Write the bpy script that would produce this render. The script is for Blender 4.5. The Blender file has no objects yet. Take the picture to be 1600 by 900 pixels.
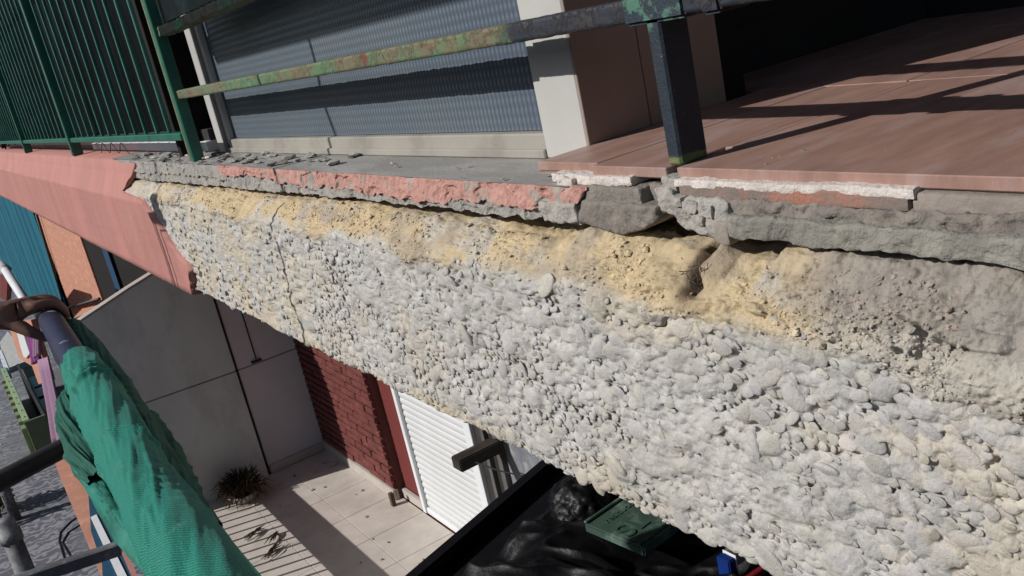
import bpy, bmesh, math, random
import numpy as np
from mathutils import Vector, Matrix
random.seed(7); RS = np.random.RandomState(11)
S = bpy.context.scene; C = S.collection
# ------------------------------------------------------------------ camera, world, sun, exposure
# axes: X runs into the building, Y away along the facade, Z up; the eye is the origin
F = 1450.0
RW = np.array([[0.81359447, -0.32274597, 0.48363113], [-0.54358679, -0.12702765, 0.82968511], [-0.206343, -0.93792271, -0.27878944]])
cd = bpy.data.cameras.new('camera'); cam = bpy.data.objects.new('camera', cd); C.objects.link(cam)
cam.matrix_world = Matrix([[RW[i][0], -RW[i][1], -RW[i][2], 0] for i in range(3)] + [[0, 0, 0, 1]])
cd.sensor_width = 36; cd.lens = 36 * F / 1600; cd.clip_start = .02; cd.clip_end = 1500
S.camera = cam
SUN = Vector((-1, .33, .675)).normalized()
w = bpy.data.worlds.new('World'); S.world = w; w.use_nodes = True
nt = w.node_tree; bg = nt.nodes['Background']; bg.inputs[1].default_value = .072
sk = nt.nodes.new('ShaderNodeTexSky'); sk.sky_type = 'NISHITA'; sk.sun_disc = False
sk.sun_elevation = math.asin(SUN.z); sk.sun_rotation = math.atan2(SUN.x, SUN.y)
nt.links.new(sk.outputs[0], bg.inputs[0])
sl = bpy.data.lights.new('sun', 'SUN'); sl.energy = 4.15; sl.angle = math.radians(.53); sl.color = (1, .97, .93)
so = bpy.data.objects.new('sun', sl); C.objects.link(so); so.rotation_euler = SUN.to_track_quat('Z', 'Y').to_euler()
S.view_settings.view_transform = 'Standard'; S.view_settings.look = 'None'
S.view_settings.exposure = 0.0; S.view_settings.gamma = 1

def ray(x, y): return RW @ np.array([x - 800., y - 450., F])
def on(ax, val, x, y):                       # where the sight line of a photo point meets a real plane of the building
    r = ray(x, y); return r * (val / r[ax])

# ------------------------------------------------------------------ materials
def nodes(name):
    m = bpy.data.materials.new(name); m.use_nodes = True
    t = m.node_tree; return m, t, t.nodes['Principled BSDF']
def N(t, typ, **k):
    n = t.nodes.new(typ)
    for a, b in k.items():
        if a.startswith('i_'): n.inputs[a[2:].replace('_', ' ')].default_value = b
        else: setattr(n, a, b)
    return n
def L(t, a, b): t.links.new(a, b)
def rgba(c): return (c[0], c[1], c[2], 1)
def coords(t, scale=(1, 1, 1)):
    g = N(t, 'ShaderNodeNewGeometry'); mp = N(t, 'ShaderNodeMapping'); mp.inputs['Scale'].default_value = scale
    L(t, g.outputs['Position'], mp.inputs['Vector']); return mp.outputs[0]
def ramp(t, src, a, b, ca=(0, 0, 0), cb=(1, 1, 1)):
    r = N(t, 'ShaderNodeValToRGB'); e = r.color_ramp.elements
    sw = a > b
    if sw: a, b, ca, cb = b, a, cb, ca
    e[0].position = a; e[1].position = b; e[0].color = rgba(ca); e[1].color = rgba(cb)
    L(t, src, r.inputs[0]); return r.outputs[0]
def mix(t, f, a, b, mode='MIX'):
    m = N(t, 'ShaderNodeMix', data_type='RGBA', blend_type=mode)
    for s, v in ((m.inputs[0], f), (m.inputs[6], a), (m.inputs[7], b)):
        if hasattr(v, 'is_output'): L(t, v, s)
        elif isinstance(v, (int, float)): s.default_value = v
        else: s.default_value = rgba(v)
    return m.outputs[2]
def noise(t, v, sc, det=6, rough=.6, dist=0):
    n = N(t, 'ShaderNodeTexNoise'); n.inputs['Scale'].default_value = sc; n.inputs['Detail'].default_value = det
    n.inputs['Roughness'].default_value = rough; n.inputs['Distortion'].default_value = dist
    L(t, v, n.inputs['Vector']); return n.outputs[0]
def bump(t, p, h, dist=.002, st=1):
    b = N(t, 'ShaderNodeBump'); b.inputs['Distance'].default_value = dist; b.inputs['Strength'].default_value = st
    L(t, h, b.inputs['Height']); L(t, b.outputs[0], p.inputs['Normal'])
def mat(name, c1, c2=None, sc=6, rough=.8, bsc=60, bd=.001, metal=0, stretch=(1, 1, 1), c3=None, s3=1.3, spec=.3, lo=.35, hi=.65, m3=(.5, .68)):
    m, t, p = nodes(name); v = coords(t, stretch)
    c2 = c2 or tuple(x * .75 for x in c1)
    col = mix(t, ramp(t, noise(t, v, sc), lo, hi), c1, c2)
    if c3: col = mix(t, ramp(t, noise(t, v, s3, 8, .7), *m3), col, c3)
    L(t, col, p.inputs['Base Color']); p.inputs['Roughness'].default_value = rough
    p.inputs['Metallic'].default_value = metal; p.inputs['Specular IOR Level'].default_value = spec
    if bd: bump(t, p, noise(t, v, bsc, 4), bd)
    return m

def cement_mat(name, src):
    m, t, p = nodes(name); v = coords(t)
    if src == 'attr':
        a = N(t, 'ShaderNodeAttribute', attribute_name='Col'); base = a.outputs['Color']
    else:
        a = N(t, 'ShaderNodeObjectInfo'); base = a.outputs['Color']
    f = ramp(t, noise(t, v, 45, 8, .7), .3, .72, (.82, .82, .83), (1.13, 1.12, 1.1))
    base = mix(t, 1., base, f, 'MULTIPLY')
    sp = ramp(t, noise(t, v, 420, 3, .6), .34, .42, (.62, .6, .57), (1, 1, 1))
    base = mix(t, .55, base, mix(t, 1., base, sp, 'MULTIPLY'))
    st = ramp(t, noise(t, v, 14, 6, .65), .58, .72)
    base = mix(t, mix(t, 1., st, (.18, .18, .18), 'MULTIPLY'), base, (.46, .375, .235))
    L(t, base, p.inputs['Base Color']); p.inputs['Roughness'].default_value = .92; p.inputs['Specular IOR Level'].default_value = .15
    h = N(t, 'ShaderNodeMath', operation='ADD'); L(t, noise(t, v, 260, 6, .7), h.inputs[0]); L(t, noise(t, v, 70, 4, .6), h.inputs[1])
    bump(t, p, h.outputs[0], .0022, .9)
    return m

M = {}
M['cement'] = cement_mat('cement', 'attr'); M['cement_o'] = cement_mat('cement_pebble', 'obj')
M['pink'] = mat('pink_paint', (.45, .205, .175), (.38, .175, .15), 5, .75, 180, .0014, stretch=(1, 1, .35), c3=(.36, .21, .185), s3=7, m3=(.56, .78))
M['pink_old'] = mat('pink_paint_worn', (.50, .27, .23), (.42, .225, .185), 22, .8, 150, .002, c3=(.33, .29, .25), s3=17, m3=(.55, .60))
M['grey_plaster'] = mat('grey_plaster', (.36, .345, .315), (.26, .245, .225), 22, .95, 170, .004, c3=(.40, .37, .33), s3=9)
M['grey_dark'] = mat('dark_mortar', (.235, .21, .185), (.155, .138, .122), 25, .95, 160, .004, c3=(.26, .22, .18), s3=14)
M['screed'] = mat('screed', (.31, .30, .285), (.24, .23, .22), 9, .9, 220, .0015, stretch=(1, .35, 1), c3=(.37, .355, .33), s3=7)
M['tile'] = mat('terracotta_tile', (.36, .22, .18), (.26, .155, .125), 7, .45, 200, .0004, stretch=(1, 4, 1), c3=(.37, .275, .25), s3=3, spec=.3)
M['tile_edge'] = mat('tile_edge', (.27, .12, .085), (.19, .085, .062), 30, .6, 200, .0008)
M['grout'] = mat('grout', (.34, .27, .23), None, 10, .9)
M['foam'] = mat('white_mortar', (.66, .60, .55), (.50, .45, .41), 40, .9, 190, .003)
M['thin_brick'] = mat('thin_brick', (.24, .17, .14), (.17, .15, .135), 18, .9, 200, .002, c3=(.36, .16, .11), s3=7)
M['thin_brick2'] = mat('pale_brick', (.30, .255, .22), (.20, .175, .155), 14, .9, 120, .002)
M['oldplaster'] = mat('greenish_plaster', (.25, .24, .205), (.15, .14, .125), 9, .95, 110, .005, c3=(.33, .32, .28), s3=6)
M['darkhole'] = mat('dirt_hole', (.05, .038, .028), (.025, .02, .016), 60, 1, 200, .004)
M['alu'] = mat('aluminium_white', (.50, .49, .465), (.44, .43, .41), 4, .4, 100, .0002, spec=.5)
M['alu_cream'] = mat('aluminium_cream', (.34, .32, .28), (.28, .265, .235), 3, .5, 100, .0003, c3=(.24, .22, .19), s3=6)
M['board'] = mat('brown_board', (.34, .25, .20), (.28, .21, .17), 5, .7, 80, .0004)
M['darkboard'] = mat('dark_stain_and_shade', (.010, .008, .0065), (.006, .005, .004), 12, .85, 60, .001)
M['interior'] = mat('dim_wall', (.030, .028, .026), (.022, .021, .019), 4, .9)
M['beige_in'] = mat('dim_beige_post', (.20, .19, .14), None, 4, .9)
M['dgreen'] = mat('green_gloss_paint', (.008, .10, .068), (.014, .14, .09), 9, .38, 60, .0006, spec=.6, c3=(.06, .13, .04), s3=5, m3=(.6, .7))
M['dgreen_thin'] = mat('green_bar_paint', (.05, .20, .16), (.02, .12, .085), 9, .35, 60, .0004, spec=.6)
M['blackpl'] = mat('black_plastic', (.004, .004, .006), (.007, .008, .011), 6, .5, 25, .003, spec=.2)
M['bag'] = mat('black_bag', (.003, .003, .004), (.005, .005, .006), 6, .45, 30, .003, spec=.22)
M['binlid'] = mat('green_plastic_lid', (.045, .078, .060), (.032, .06, .046), 12, .6, 80, .001, c3=(.14, .2, .165), s3=10)
M['binlet'] = mat('green_plastic_letters', (.04, .085, .062), None, 12, .6, 80, .001)
M['redbrick'] = mat('dark_red_brick', (.15, .042, .037), (.105, .030, .027), 9, .75, 90, .003, c3=(.21, .06, .05), s3=14)
M['redpaint'] = mat('dark_red_plaster', (.155, .031, .028), (.135, .027, .025), 6, .7, 120, .0006)
M['redmortar'] = mat('lit_edge_red_mortar', (.17, .07, .062), None, 9, .9)  # mortar lightened to stand in for the sunlit edges of the bricks
M['partgrey'] = mat('olive_grey_render', (.60, .605, .57), (.50, .505, .475), 2.2, .9, 120, .001, stretch=(1, 1, .5), c3=(.38, .38, .35), s3=3.2, m3=(.5, .75))
M['partmauve'] = mat('mauve_grey_render', (.59, .555, .56), (.53, .50, .505), 2.5, .9, 120, .001)
M['groove'] = mat('dark_groove', (.03, .028, .035), None, 5, .9)
M['floort'] = mat('beige_floor_tile', (.54, .49, .44), (.46, .415, .37), 6, .6, 90, .0005, c3=(.60, .55, .50), s3=2.5)
M['skirt'] = mat('skirting_tile', (.47, .42, .38), (.40, .355, .32), 8, .6)
M['shutter'] = mat('white_shutter_slat', (.60, .61, .615), (.56, .57, .575), 3, .5, 90, .0002)
M['white'] = mat('white_paint', (.72, .74, .76), (.66, .68, .70), 4, .45, 90, .0003)
M['jamb'] = mat('dark_aluminium', (.028, .026, .025), (.05, .047, .045), 5, .5)
M['jamb2'] = mat('grey_brown_jamb', (.13, .12, .115), (.09, .085, .08), 6, .6)
M['marble'] = mat('grey_marbled_panel', (.22, .225, .24), (.13, .14, .17), 11, .5, 80, .0005, c3=(.35, .34, .33), s3=14)
M['darkwood'] = mat('dark_weathered_wood', (.045, .036, .030), (.02, .017, .015), 16, .8, 60, .003, stretch=(.3, 1, 1), c3=(.16, .13, .11), s3=9, m3=(.55, .7))
M['net'] = None
M['pipeblue'] = mat('navy_pipe', (.016, .019, .045), (.025, .028, .06), 12, .5, 60, .001, c3=(.3, .3, .33), s3=13, m3=(.62, .66))
M['scaff'] = mat('galvanised_tube', (.13, .13, .14), (.08, .08, .09), 15, .65, 70, .001, metal=.0, c3=(.30, .30, .30), s3=11)
M['scaffdark'] = mat('dark_scaffold_tube', (.016, .015, .018), (.03, .028, .03), 15, .6, 70, .001)
M['rope'] = mat('dark_rope', (.02, .02, .025), None, 30, .8)
M['skin'] = mat('tanned_skin', (.20, .105, .080), (.14, .07, .055), 14, .55, 90, .0008)
M['teal'] = mat('teal_striped_fabric', (.008, .15, .21), (.007, .10, .155), 5, .75, 90, .0006, stretch=(1, 8, .3))
M['teal2'] = mat('teal_stripe_dark', (.006, .085, .13), None, 5, .8)
M['orangebrick'] = mat('salmon_brick', (.47, .235, .165), (.42, .205, .14), 6, .85, 90, .001, stretch=(1, .6, 2.5), c3=(.6, .3, .21), s3=4)
M['mauve'] = mat('mauve_cloth', (.33, .20, .30), (.26, .15, .235), 8, .9, 60, .002, stretch=(3, 3, .5))
M['magenta'] = mat('magenta_cloth', (.28, .07, .26), (.2, .05, .2), 8, .9, 60, .002)
M['skip'] = mat('pale_green_steel', (.30, .42, .24), (.25, .33, .19), 6, .6, 50, .004)
M['skipend'] = mat('olive_green_steel', (.20, .22, .13), (.17, .19, .11), 6, .7, 50, .004)
M['rubble'] = mat('pale_blocks', (.55, .53, .50), (.42, .40, .38), 8, .9, 20, .01)
M['bluecurt'] = mat('blue_cloth', (.02, .06, .13), None, 6, .8)
M['awnblue'] = mat('blue_awning', (.012, .07, .13), (.010, .055, .10), 3, .7)
M['brown_in'] = mat('dried_plant', (.10, .055, .035), (.05, .03, .018), 20, .9)
M['leaf'] = mat('dark_leaf', (.035, .055, .02), (.02, .03, .014), 9, .7)
M['twig'] = mat('dry_twig', (.10, .075, .055), None, 9, .9)
M['bluepl'] = mat('blue_plastic', (.008, .03, .17), None, 9, .4)
M['redpl'] = mat('red_plastic', (.2, .015, .02), None, 9, .4)

def rail_mat():
    m, t, p = nodes('peeling_rail_paint_near_shade'); v = coords(t)
    sep = N(t, 'ShaderNodeSeparateXYZ'); L(t, v, sep.inputs[0])
    n1 = noise(t, v, 20, 8, .75); n2 = noise(t, v, 46, 6, .7)
    vs = coords(t, (1, .22, 1)); n3 = noise(t, vs, 26, 6, .7)
    big = noise(t, v, 7, 5, .65); big2 = noise(t, coords(t, (1, 1, 1)), 11.3, 5, .6)
    left = mix(t, ramp(t, big, .40, .56), (.10, .175, .085), (.155, .13, .075))
    left = mix(t, ramp(t, n3, .56, .70), left, (.115, .070, .040))
    left = mix(t, ramp(t, big2, .60, .66), left, (.16, .052, .028))
    left = mix(t, ramp(t, noise(t, coords(t, (1.5, 1.6, .8)), 34, 5, .7), .665, .685), left, (.018, .013, .011))
    left = mix(t, ramp(t, big2, .385, .34), left, (.07, .27, .14))
    right = mix(t, ramp(t, n1, .42, .62), (.012, .018, .03), (.035, .03, .03))  # near stretch: shade on the rails put into the colour as navy-black
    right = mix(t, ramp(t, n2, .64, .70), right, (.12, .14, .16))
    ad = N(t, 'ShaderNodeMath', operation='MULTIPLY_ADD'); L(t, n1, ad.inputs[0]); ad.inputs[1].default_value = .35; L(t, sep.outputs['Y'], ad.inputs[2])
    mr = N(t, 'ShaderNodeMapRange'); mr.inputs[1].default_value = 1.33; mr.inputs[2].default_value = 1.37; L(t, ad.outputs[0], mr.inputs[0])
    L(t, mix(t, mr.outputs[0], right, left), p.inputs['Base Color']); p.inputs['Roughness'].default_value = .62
    h = N(t, 'ShaderNodeMath', operation='ADD'); L(t, ramp(t, n1, .5, .56), h.inputs[0]); L(t, n2, h.inputs[1])
    bump(t, p, h.outputs[0], .0012, 1)
    return m
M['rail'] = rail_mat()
def post_mat():
    m, t, p = nodes('navy_post_paint'); v = coords(t)
    sep = N(t, 'ShaderNodeSeparateXYZ'); L(t, v, sep.inputs[0])
    n1 = noise(t, v, 50, 8, .75)
    c = mix(t, ramp(t, n1, .4, .6), (.008, .016, .028), (.014, .022, .033))
    c = mix(t, ramp(t, n1, .66, .70), c, (.25, .28, .27))
    ad = N(t, 'ShaderNodeMath', operation='MULTIPLY_ADD'); L(t, n1, ad.inputs[0]); ad.inputs[1].default_value = .022; L(t, sep.outputs['Z'], ad.inputs[2])
    mr = N(t, 'ShaderNodeMapRange'); mr.inputs[1].default_value = -.198; mr.inputs[2].default_value = -.195; L(t, ad.outputs[0], mr.inputs[0])
    c = mix(t, mr.outputs[0], mix(t, ramp(t, n1, .45, .55), (.05, .12, .045), (.16, .16, .07)), c)
    mr2 = N(t, 'ShaderNodeMapRange'); mr2.inputs[1].default_value = -.045; mr2.inputs[2].default_value = -.035; L(t, ad.outputs[0], mr2.inputs[0])
    gm = mix(t, ramp(t, noise(t, v, 34, 6, .7), .52, .58), (.012, .022, .036), (.06, .16, .11))
    c = mix(t, mr2.outputs[0], c, gm)
    L(t, c, p.inputs['Base Color']); p.inputs['Roughness'].default_value = .5
    bump(t, p, n1, .002, 1)
    return m
M['post'] = post_mat()
def glass_mat():
    m, t, p = nodes('prismatic_glass'); v = coords(t)
    w1 = N(t, 'ShaderNodeTexWave', wave_type='BANDS', bands_direction='Y'); w1.inputs['Scale'].default_value = 23; w1.inputs['Distortion'].default_value = .3
    w2 = N(t, 'ShaderNodeTexWave', wave_type='BANDS', bands_direction='Z'); w2.inputs['Scale'].default_value = 18; w2.inputs['Distortion'].default_value = .3
    for q in (w1, w2): L(t, v, q.inputs['Vector'])
    mu = N(t, 'ShaderNodeMath', operation='MULTIPLY'); L(t, w1.outputs[1], mu.inputs[0]); L(t, w2.outputs[1], mu.inputs[1])
    n = noise(t, v, 2.5, 3, .5)
    c = mix(t, ramp(t, n, .35, .7), (.095, .12, .15), (.125, .15, .165))
    c = mix(t, ramp(t, w2.outputs[1], .1, .9), mix(t, 1., c, (.90, .90, .92), 'MULTIPLY'), c)
    c = mix(t, ramp(t, w1.outputs[1], .1, .9), mix(t, 1., c, (.78, .80, .84), 'MULTIPLY'), mix(t, 1., c, (1.22, 1.20, 1.18), 'MULTIPLY'))
    L(t, c, p.inputs['Base Color']); p.inputs['Roughness'].default_value = .35; p.inputs['Specular IOR Level'].default_value = .5
    bump(t, p, mu.outputs[0], .0012, .8)
    return m
M['glass'] = glass_mat()
def dglass():
    m, t, p = nodes('dark_glass'); v = coords(t)
    L(t, mix(t, ramp(t, noise(t, v, 3), .4, .7), (.0025, .003, .0035), (.005, .008, .008)), p.inputs['Base Color'])
    p.inputs['Roughness'].default_value = .5; p.inputs['Specular IOR Level'].default_value = .03; return m
M['dglass'] = dglass()
def net_mat():
    m, t, p = nodes('green_debris_netting'); v = coords(t)
    w1 = N(t, 'ShaderNodeTexWave', wave_type='BANDS', bands_direction='DIAGONAL'); w1.inputs['Scale'].default_value = 95; w1.inputs['Distortion'].default_value = 4; w1.inputs['Detail'].default_value = 2; w1.inputs['Detail Scale'].default_value = .25
    L(t, v, w1.inputs['Vector'])
    c = mix(t, ramp(t, noise(t, v, 9, 5, .6), .3, .7), (.003, .105, .078), (.005, .15, .11))
    c = mix(t, ramp(t, noise(t, v, 520, 2, .5), .5, .7), c, (.02, .20, .145))
    c = mix(t, ramp(t, w1.outputs[1], .70, .98), c, (.03, .27, .20))
    c = mix(t, ramp(t, noise(t, v, 26, 6, .7), .60, .72), c, (.10, .26, .20))
    L(t, c, p.inputs['Base Color']); p.inputs['Roughness'].default_value = .7; p.inputs['Specular IOR Level'].default_value = .25
    p.inputs['Sheen Weight'].default_value = .12; p.inputs['Sheen Roughness'].default_value = .4; p.inputs['Sheen Tint'].default_value = (.5, .9, .8, 1)
    bump(t, p, noise(t, v, 380, 3, .6), .0016, .8)
    return m
M['net'] = net_mat()
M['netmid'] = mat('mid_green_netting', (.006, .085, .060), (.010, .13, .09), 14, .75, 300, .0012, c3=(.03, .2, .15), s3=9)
M['netdark'] = mat('shaded_green_netting', (.010, .075, .052), (.018, .10, .07), 20, .8, 300, .001)  # darker copy of the netting, with the shade of fold and pocket in its colour
def pave_mat():
    m, t, p = nodes('patterned_paving'); v = coords(t)
    vo = N(t, 'ShaderNodeTexWave', wave_type='BANDS', bands_direction='Y'); vo.inputs['Scale'].default_value = 1.0; vo.inputs['Distortion'].default_value = 9; vo.inputs['Detail'].default_value = 1; vo.inputs['Detail Scale'].default_value = 4
    L(t, v, vo.inputs['Vector'])
    c = mix(t, ramp(t, vo.outputs[1], .35, .8), (.10, .10, .12), (.24, .245, .27))
    c = mix(t, ramp(t, noise(t, v, .35, 4), .5, .6), c, (.13, .135, .15))
    L(t, c, p.inputs['Base Color']); p.inputs['Roughness'].default_value = .85
    return m
M['paving'] = pave_mat()
M['asphalt'] = mat('asphalt', (.06, .06, .065), (.045, .045, .05), 3, .9, 60, .01)

# ------------------------------------------------------------------ helpers
def link(o, parent=None):
    C.objects.link(o)
    if parent:
        o.parent = parent; o.location = Vector(o.location) - Vector(parent['base'])
    return o
def thing(name, label, cat, base=(0, 0, 0), group=None, kind=None):
    o = bpy.data.objects.new(name, None); C.objects.link(o); o.location = base; o['base'] = tuple(float(b) for b in base)
    o.empty_display_size = .05; tag(o, label, cat, group, kind); return o
def tag(o, label=None, cat=None, group=None, kind=None):
    if label: o['label'] = label
    if cat: o['category'] = cat
    if group: o['group'] = group
    if kind: o['kind'] = kind
    return o
def mesh(name, V, Fc, m, parent=None, smooth=False, bevel=0, base=None):
    """world-space vertices; a part hangs on its thing"""
    me = bpy.data.meshes.new(name)
    V = np.asarray(V, float)
    org = V.mean(0) if len(V) else np.zeros(3)
    me.from_pydata((V - org).tolist(), [], [list(f) for f in Fc]); me.update()
    if bevel:
        bm = bmesh.new(); bm.from_mesh(me)
        bmesh.ops.bevel(bm, geom=list(bm.edges), offset=bevel, segments=1 if bevel < .004 else 2, affect='EDGES', clamp_overlap=True)
        bm.to_mesh(me); bm.free()
    me.materials.append(m)
    if smooth:
        me.polygons.foreach_set('use_smooth', [True] * len(me.polygons))
    o = bpy.data.objects.new(name, me)
    pb = parent
    C.objects.link(o)
    loc = Vector(org)
    if parent is not None:
        o.parent = parent
        b = Vector(parent['base']) if 'base' in parent else Vector((0, 0, 0))
        o.location = loc - b; o['base'] = tuple(org)
    else:
        o.location = loc; o['base'] = tuple(org)
    return o
BF = [(0, 3, 2, 1), (4, 5, 6, 7), (0, 1, 5, 4), (1, 2, 6, 5), (2, 3, 7, 6), (3, 0, 4, 7)]
def boxv(x0, x1, y0, y1, z0, z1):
    return [(x0, y0, z0), (x1, y0, z0), (x1, y1, z0), (x0, y1, z0), (x0, y0, z1), (x1, y0, z1), (x1, y1, z1), (x0, y1, z1)]
def box(name, x0, x1, y0, y1, z0, z1, m, parent=None, bevel=.002):
    return mesh(name, boxv(min(x0, x1), max(x0, x1), min(y0, y1), max(y0, y1), min(z0, z1), max(z0, z1)), BF, m, parent, bevel=bevel)
def tubev(pts, r, n=8, cap=True):
    pts = [Vector(p) for p in pts]; V = []; Fc = []
    rs = r if hasattr(r, '__len__') else [r] * len(pts)
    up = Vector((0, 0, 1))
    for i, p in enumerate(pts):
        d = (pts[min(i + 1, len(pts) - 1)] - pts[max(i - 1, 0)]).normalized()
        if abs(d.dot(up)) > .95: u = Vector((1, 0, 0))
        else: u = up
        a = d.cross(u).normalized(); b = d.cross(a).normalized()
        for k in range(n):
            t = 2 * math.pi * k / n; V.append(tuple(p + (a * math.cos(t) + b * math.sin(t)) * rs[i]))
    for i in range(len(pts) - 1):
        for k in range(n):
            k2 = (k + 1) % n; Fc.append((i * n + k, i * n + k2, (i + 1) * n + k2, (i + 1) * n + k))
    if cap: Fc += [tuple(range(n))[::-1], tuple((len(pts) - 1) * n + k for k in range(n))]
    return V, Fc
def tube(name, pts, r, m, parent=None, n=8, smooth=True):
    V, Fc = tubev(pts, r, n); return mesh(name, V, Fc, m, parent, smooth)
def join(lst):
    V = []; Fc = []
    for v, f in lst:
        o = len(V); V += list(v); Fc += [tuple(i + o for i in q) for q in f]
    return V, Fc
# lattice noise in numpy
def _h(ix, iy, iz):
    n = (ix * 374761393 + iy * 668265263 + iz * 2147483647 + 1013904223) & 0xffffffff
    n = ((n ^ (n >> 13)) * 1274126177) & 0xffffffff
    n = (n ^ (n >> 16)) & 0xffffffff
    return n.astype(np.float64) / 4294967295.0
def vn(x, y, z):
    x, y, z = np.broadcast_arrays(np.asarray(x, float), np.asarray(y, float), np.asarray(z, float))
    ix, iy, iz = np.floor(x).astype(np.int64), np.floor(y).astype(np.int64), np.floor(z).astype(np.int64)
    fx, fy, fz = x - ix, y - iy, z - iz
    fx, fy, fz = [f * f * f * (f * (f * 6 - 15) + 10) for f in (fx, fy, fz)]
    r = 0
    for a in (0, 1):
        for b in (0, 1):
            for c in (0, 1):
                r = r + _h(ix + a, iy + b, iz + c) * (fx if a else 1 - fx) * (fy if b else 1 - fy) * (fz if c else 1 - fz)
    return r * 2 - 1
def fbm(x, y, z, o=4, g=.5):
    r = 0; a = 1; s = 0
    for k in range(o):
        r = r + a * vn(x + 17.3 * k, y + 5.1 * k, z + 9.7 * k); s += a; a *= g; x = x * 2.03; y = y * 2.03; z = z * 2.03
    return r / s
def sstep(a, b, x): t = np.clip((x - a) / (b - a), 0, 1); return t * t * (3 - 2 * t)
def grid_faces(nu, nv):
    i = np.arange(nu - 1)[:, None] * nv + np.arange(nv - 1)[None, :]
    return np.stack([i, i + nv, i + nv + 1, i + 1], -1).reshape(-1, 4)
def fastmesh(name, P, Fc, m, parent=None, col=None, smooth=True):
    """P (n,3) world, Fc (k,4) or (k,3)"""
    me = bpy.data.meshes.new(name); org = P.mean(0); k = Fc.shape[1]
    me.vertices.add(len(P)); me.vertices.foreach_set('co', (P - org).astype(np.float32).ravel())
    me.loops.add(Fc.size); me.loops.foreach_set('vertex_index', Fc.astype(np.int32).ravel())
    me.polygons.add(len(Fc)); me.polygons.foreach_set('loop_start', np.arange(0, Fc.size, k, dtype=np.int32))
    me.update(calc_edges=True)
    me.polygons.foreach_set('use_smooth', np.full(len(Fc), smooth))
    if col is not None:
        a = me.color_attributes.new('Col', 'FLOAT_COLOR', 'POINT')
        c = np.ones((len(P), 4), np.float32); c[:, :3] = col; a.data.foreach_set('color', c.ravel())
    me.materials.append(m)
    o = bpy.data.objects.new(name, me); C.objects.link(o)
    b = Vector(parent['base']) if parent is not None else Vector((0, 0, 0))
    if parent is not None: o.parent = parent
    o.location = Vector(org) - b; o['base'] = tuple(float(q) for q in org)
    return o
def rough_box(name, x0, x1, y0, y1, z0, z1, m, parent, step=.006, amp=.004, freq=40, smooth=True, shape=None):
    """a box of rubble or mortar: subdivided and weathered with noise"""
    nx, ny, nz = [max(2, min(260, int(abs(b - a) / step) + 1)) for a, b in ((x0, x1), (y0, y1), (z0, z1))]
    parts = []
    def face(A, B, D, na, nb, flip):
        u = np.linspace(0, 1, na)[:, None, None]; v = np.linspace(0, 1, nb)[None, :, None]
        P = np.array(A)[None, None] + u * (np.array(B) - A) + v * (np.array(D) - A)
        Fq = grid_faces(na, nb)
        if flip: Fq = Fq[:, ::-1]
        parts.append((P.reshape(-1, 3), Fq))
    face((x0, y0, z0), (x0, y1, z0), (x0, y0, z1), ny, nz, True)
    face((x0, y0, z1), (x0, y1, z1), (x1, y0, z1), ny, nx, True)
    face((x0, y0, z0), (x0, y1, z0), (x1, y0, z0), ny, nx, False)
    face((x0, y0, z0), (x1, y0, z0), (x0, y0, z1), nx, nz, False)
    face((x0, y1, z0), (x1, y1, z0), (x0, y1, z1), nx, nz, True)
    V = []; Fs = []; o = 0
    for p, f in parts: V.append(p); Fs.append(f + o); o += len(p)
    V = np.concatenate(V); Fs = np.concatenate(Fs)
    c = np.array([(x0 + x1) / 2, (y0 + y1) / 2, (z0 + z1) / 2]); hsz = np.array([abs(x1 - x0), abs(y1 - y0), abs(z1 - z0)]) / 2
    d = (V - c) / hsz
    rr = min(hsz) * .28                                     # round the corners
    q = np.abs(V - c) - (hsz - rr); qc = np.maximum(q, 0); ln = np.linalg.norm(qc, axis=1, keepdims=True)
    over = np.maximum(ln - rr, 0); V = V - np.sign(V - c) * np.where(ln > 1e-9, qc / np.maximum(ln, 1e-9), 0) * over
    a, b, e = V[:, 0] * freq, V[:, 1] * freq, V[:, 2] * freq
    V = V + np.stack([fbm(a, b, e, 5), fbm(a + 31, b, e, 5), fbm(a, b + 47, e, 5)], 1) * amp
    V = V + np.stack([fbm(a * 3.1 + 5, b * 3.1, e * 3.1, 4), 0 * a, fbm(a * 3.1, b * 3.1 + 7, e * 3.1, 4)], 1) * amp * .45
    if shape is not None: V = shape(V)
    return fastmesh(name, V, Fs, m, parent, smooth=smooth)

# icosphere template
def ico(sub):
    bm = bmesh.new(); bmesh.ops.create_icosphere(bm, subdivisions=sub, radius=1)
    V = np.array([v.co[:] for v in bm.verts]); Fq = np.array([[v.index for v in f.verts] for f in bm.faces]); bm.free(); return V, Fq
ICO1, ICO2, ICO3 = ico(1), ico(2), ico(3)

# ================================================================== the setting
XF = .694; ZB = -.713; ZT = -.377; ZS = -3.0; XW = 1.993
st = thing('street', 'grey patterned paving of the street far below', None, (0, 20, -9.2)); st['kind'] = 'structure'
del st['label']
mesh('paving', [(-30, -400, -9.2), (30, -400, -9.2), (30, 600, -9.2), (-30, 600, -9.2)], [(0, 1, 2, 3)], M['paving'], st)
g = mesh('ground', [(-700, -700, -9.26), (700, -700, -9.26), (700, 900, -9.26), (-700, 900, -9.26)], [(0, 1, 2, 3)], M['asphalt']); tag(g, kind='structure')

# building mass behind the balconies
bw = thing('building_wall', 'dim rear wall of the upper balcony behind the tiled floor', 'wall', (2.1, 4, -9.2))
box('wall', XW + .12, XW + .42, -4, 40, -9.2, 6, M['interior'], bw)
us = thing('upper_slab_sky_blocker', 'unseen pink slab of the storey above, added to occlude the sky', 'slab', (1.4, 6, 2.5))  # out of view, added to keep sky light off the balcony recess
box('slab', .69, XW + .12, -4, 40, 2.35, 2.68, M['pink'], us)

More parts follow.
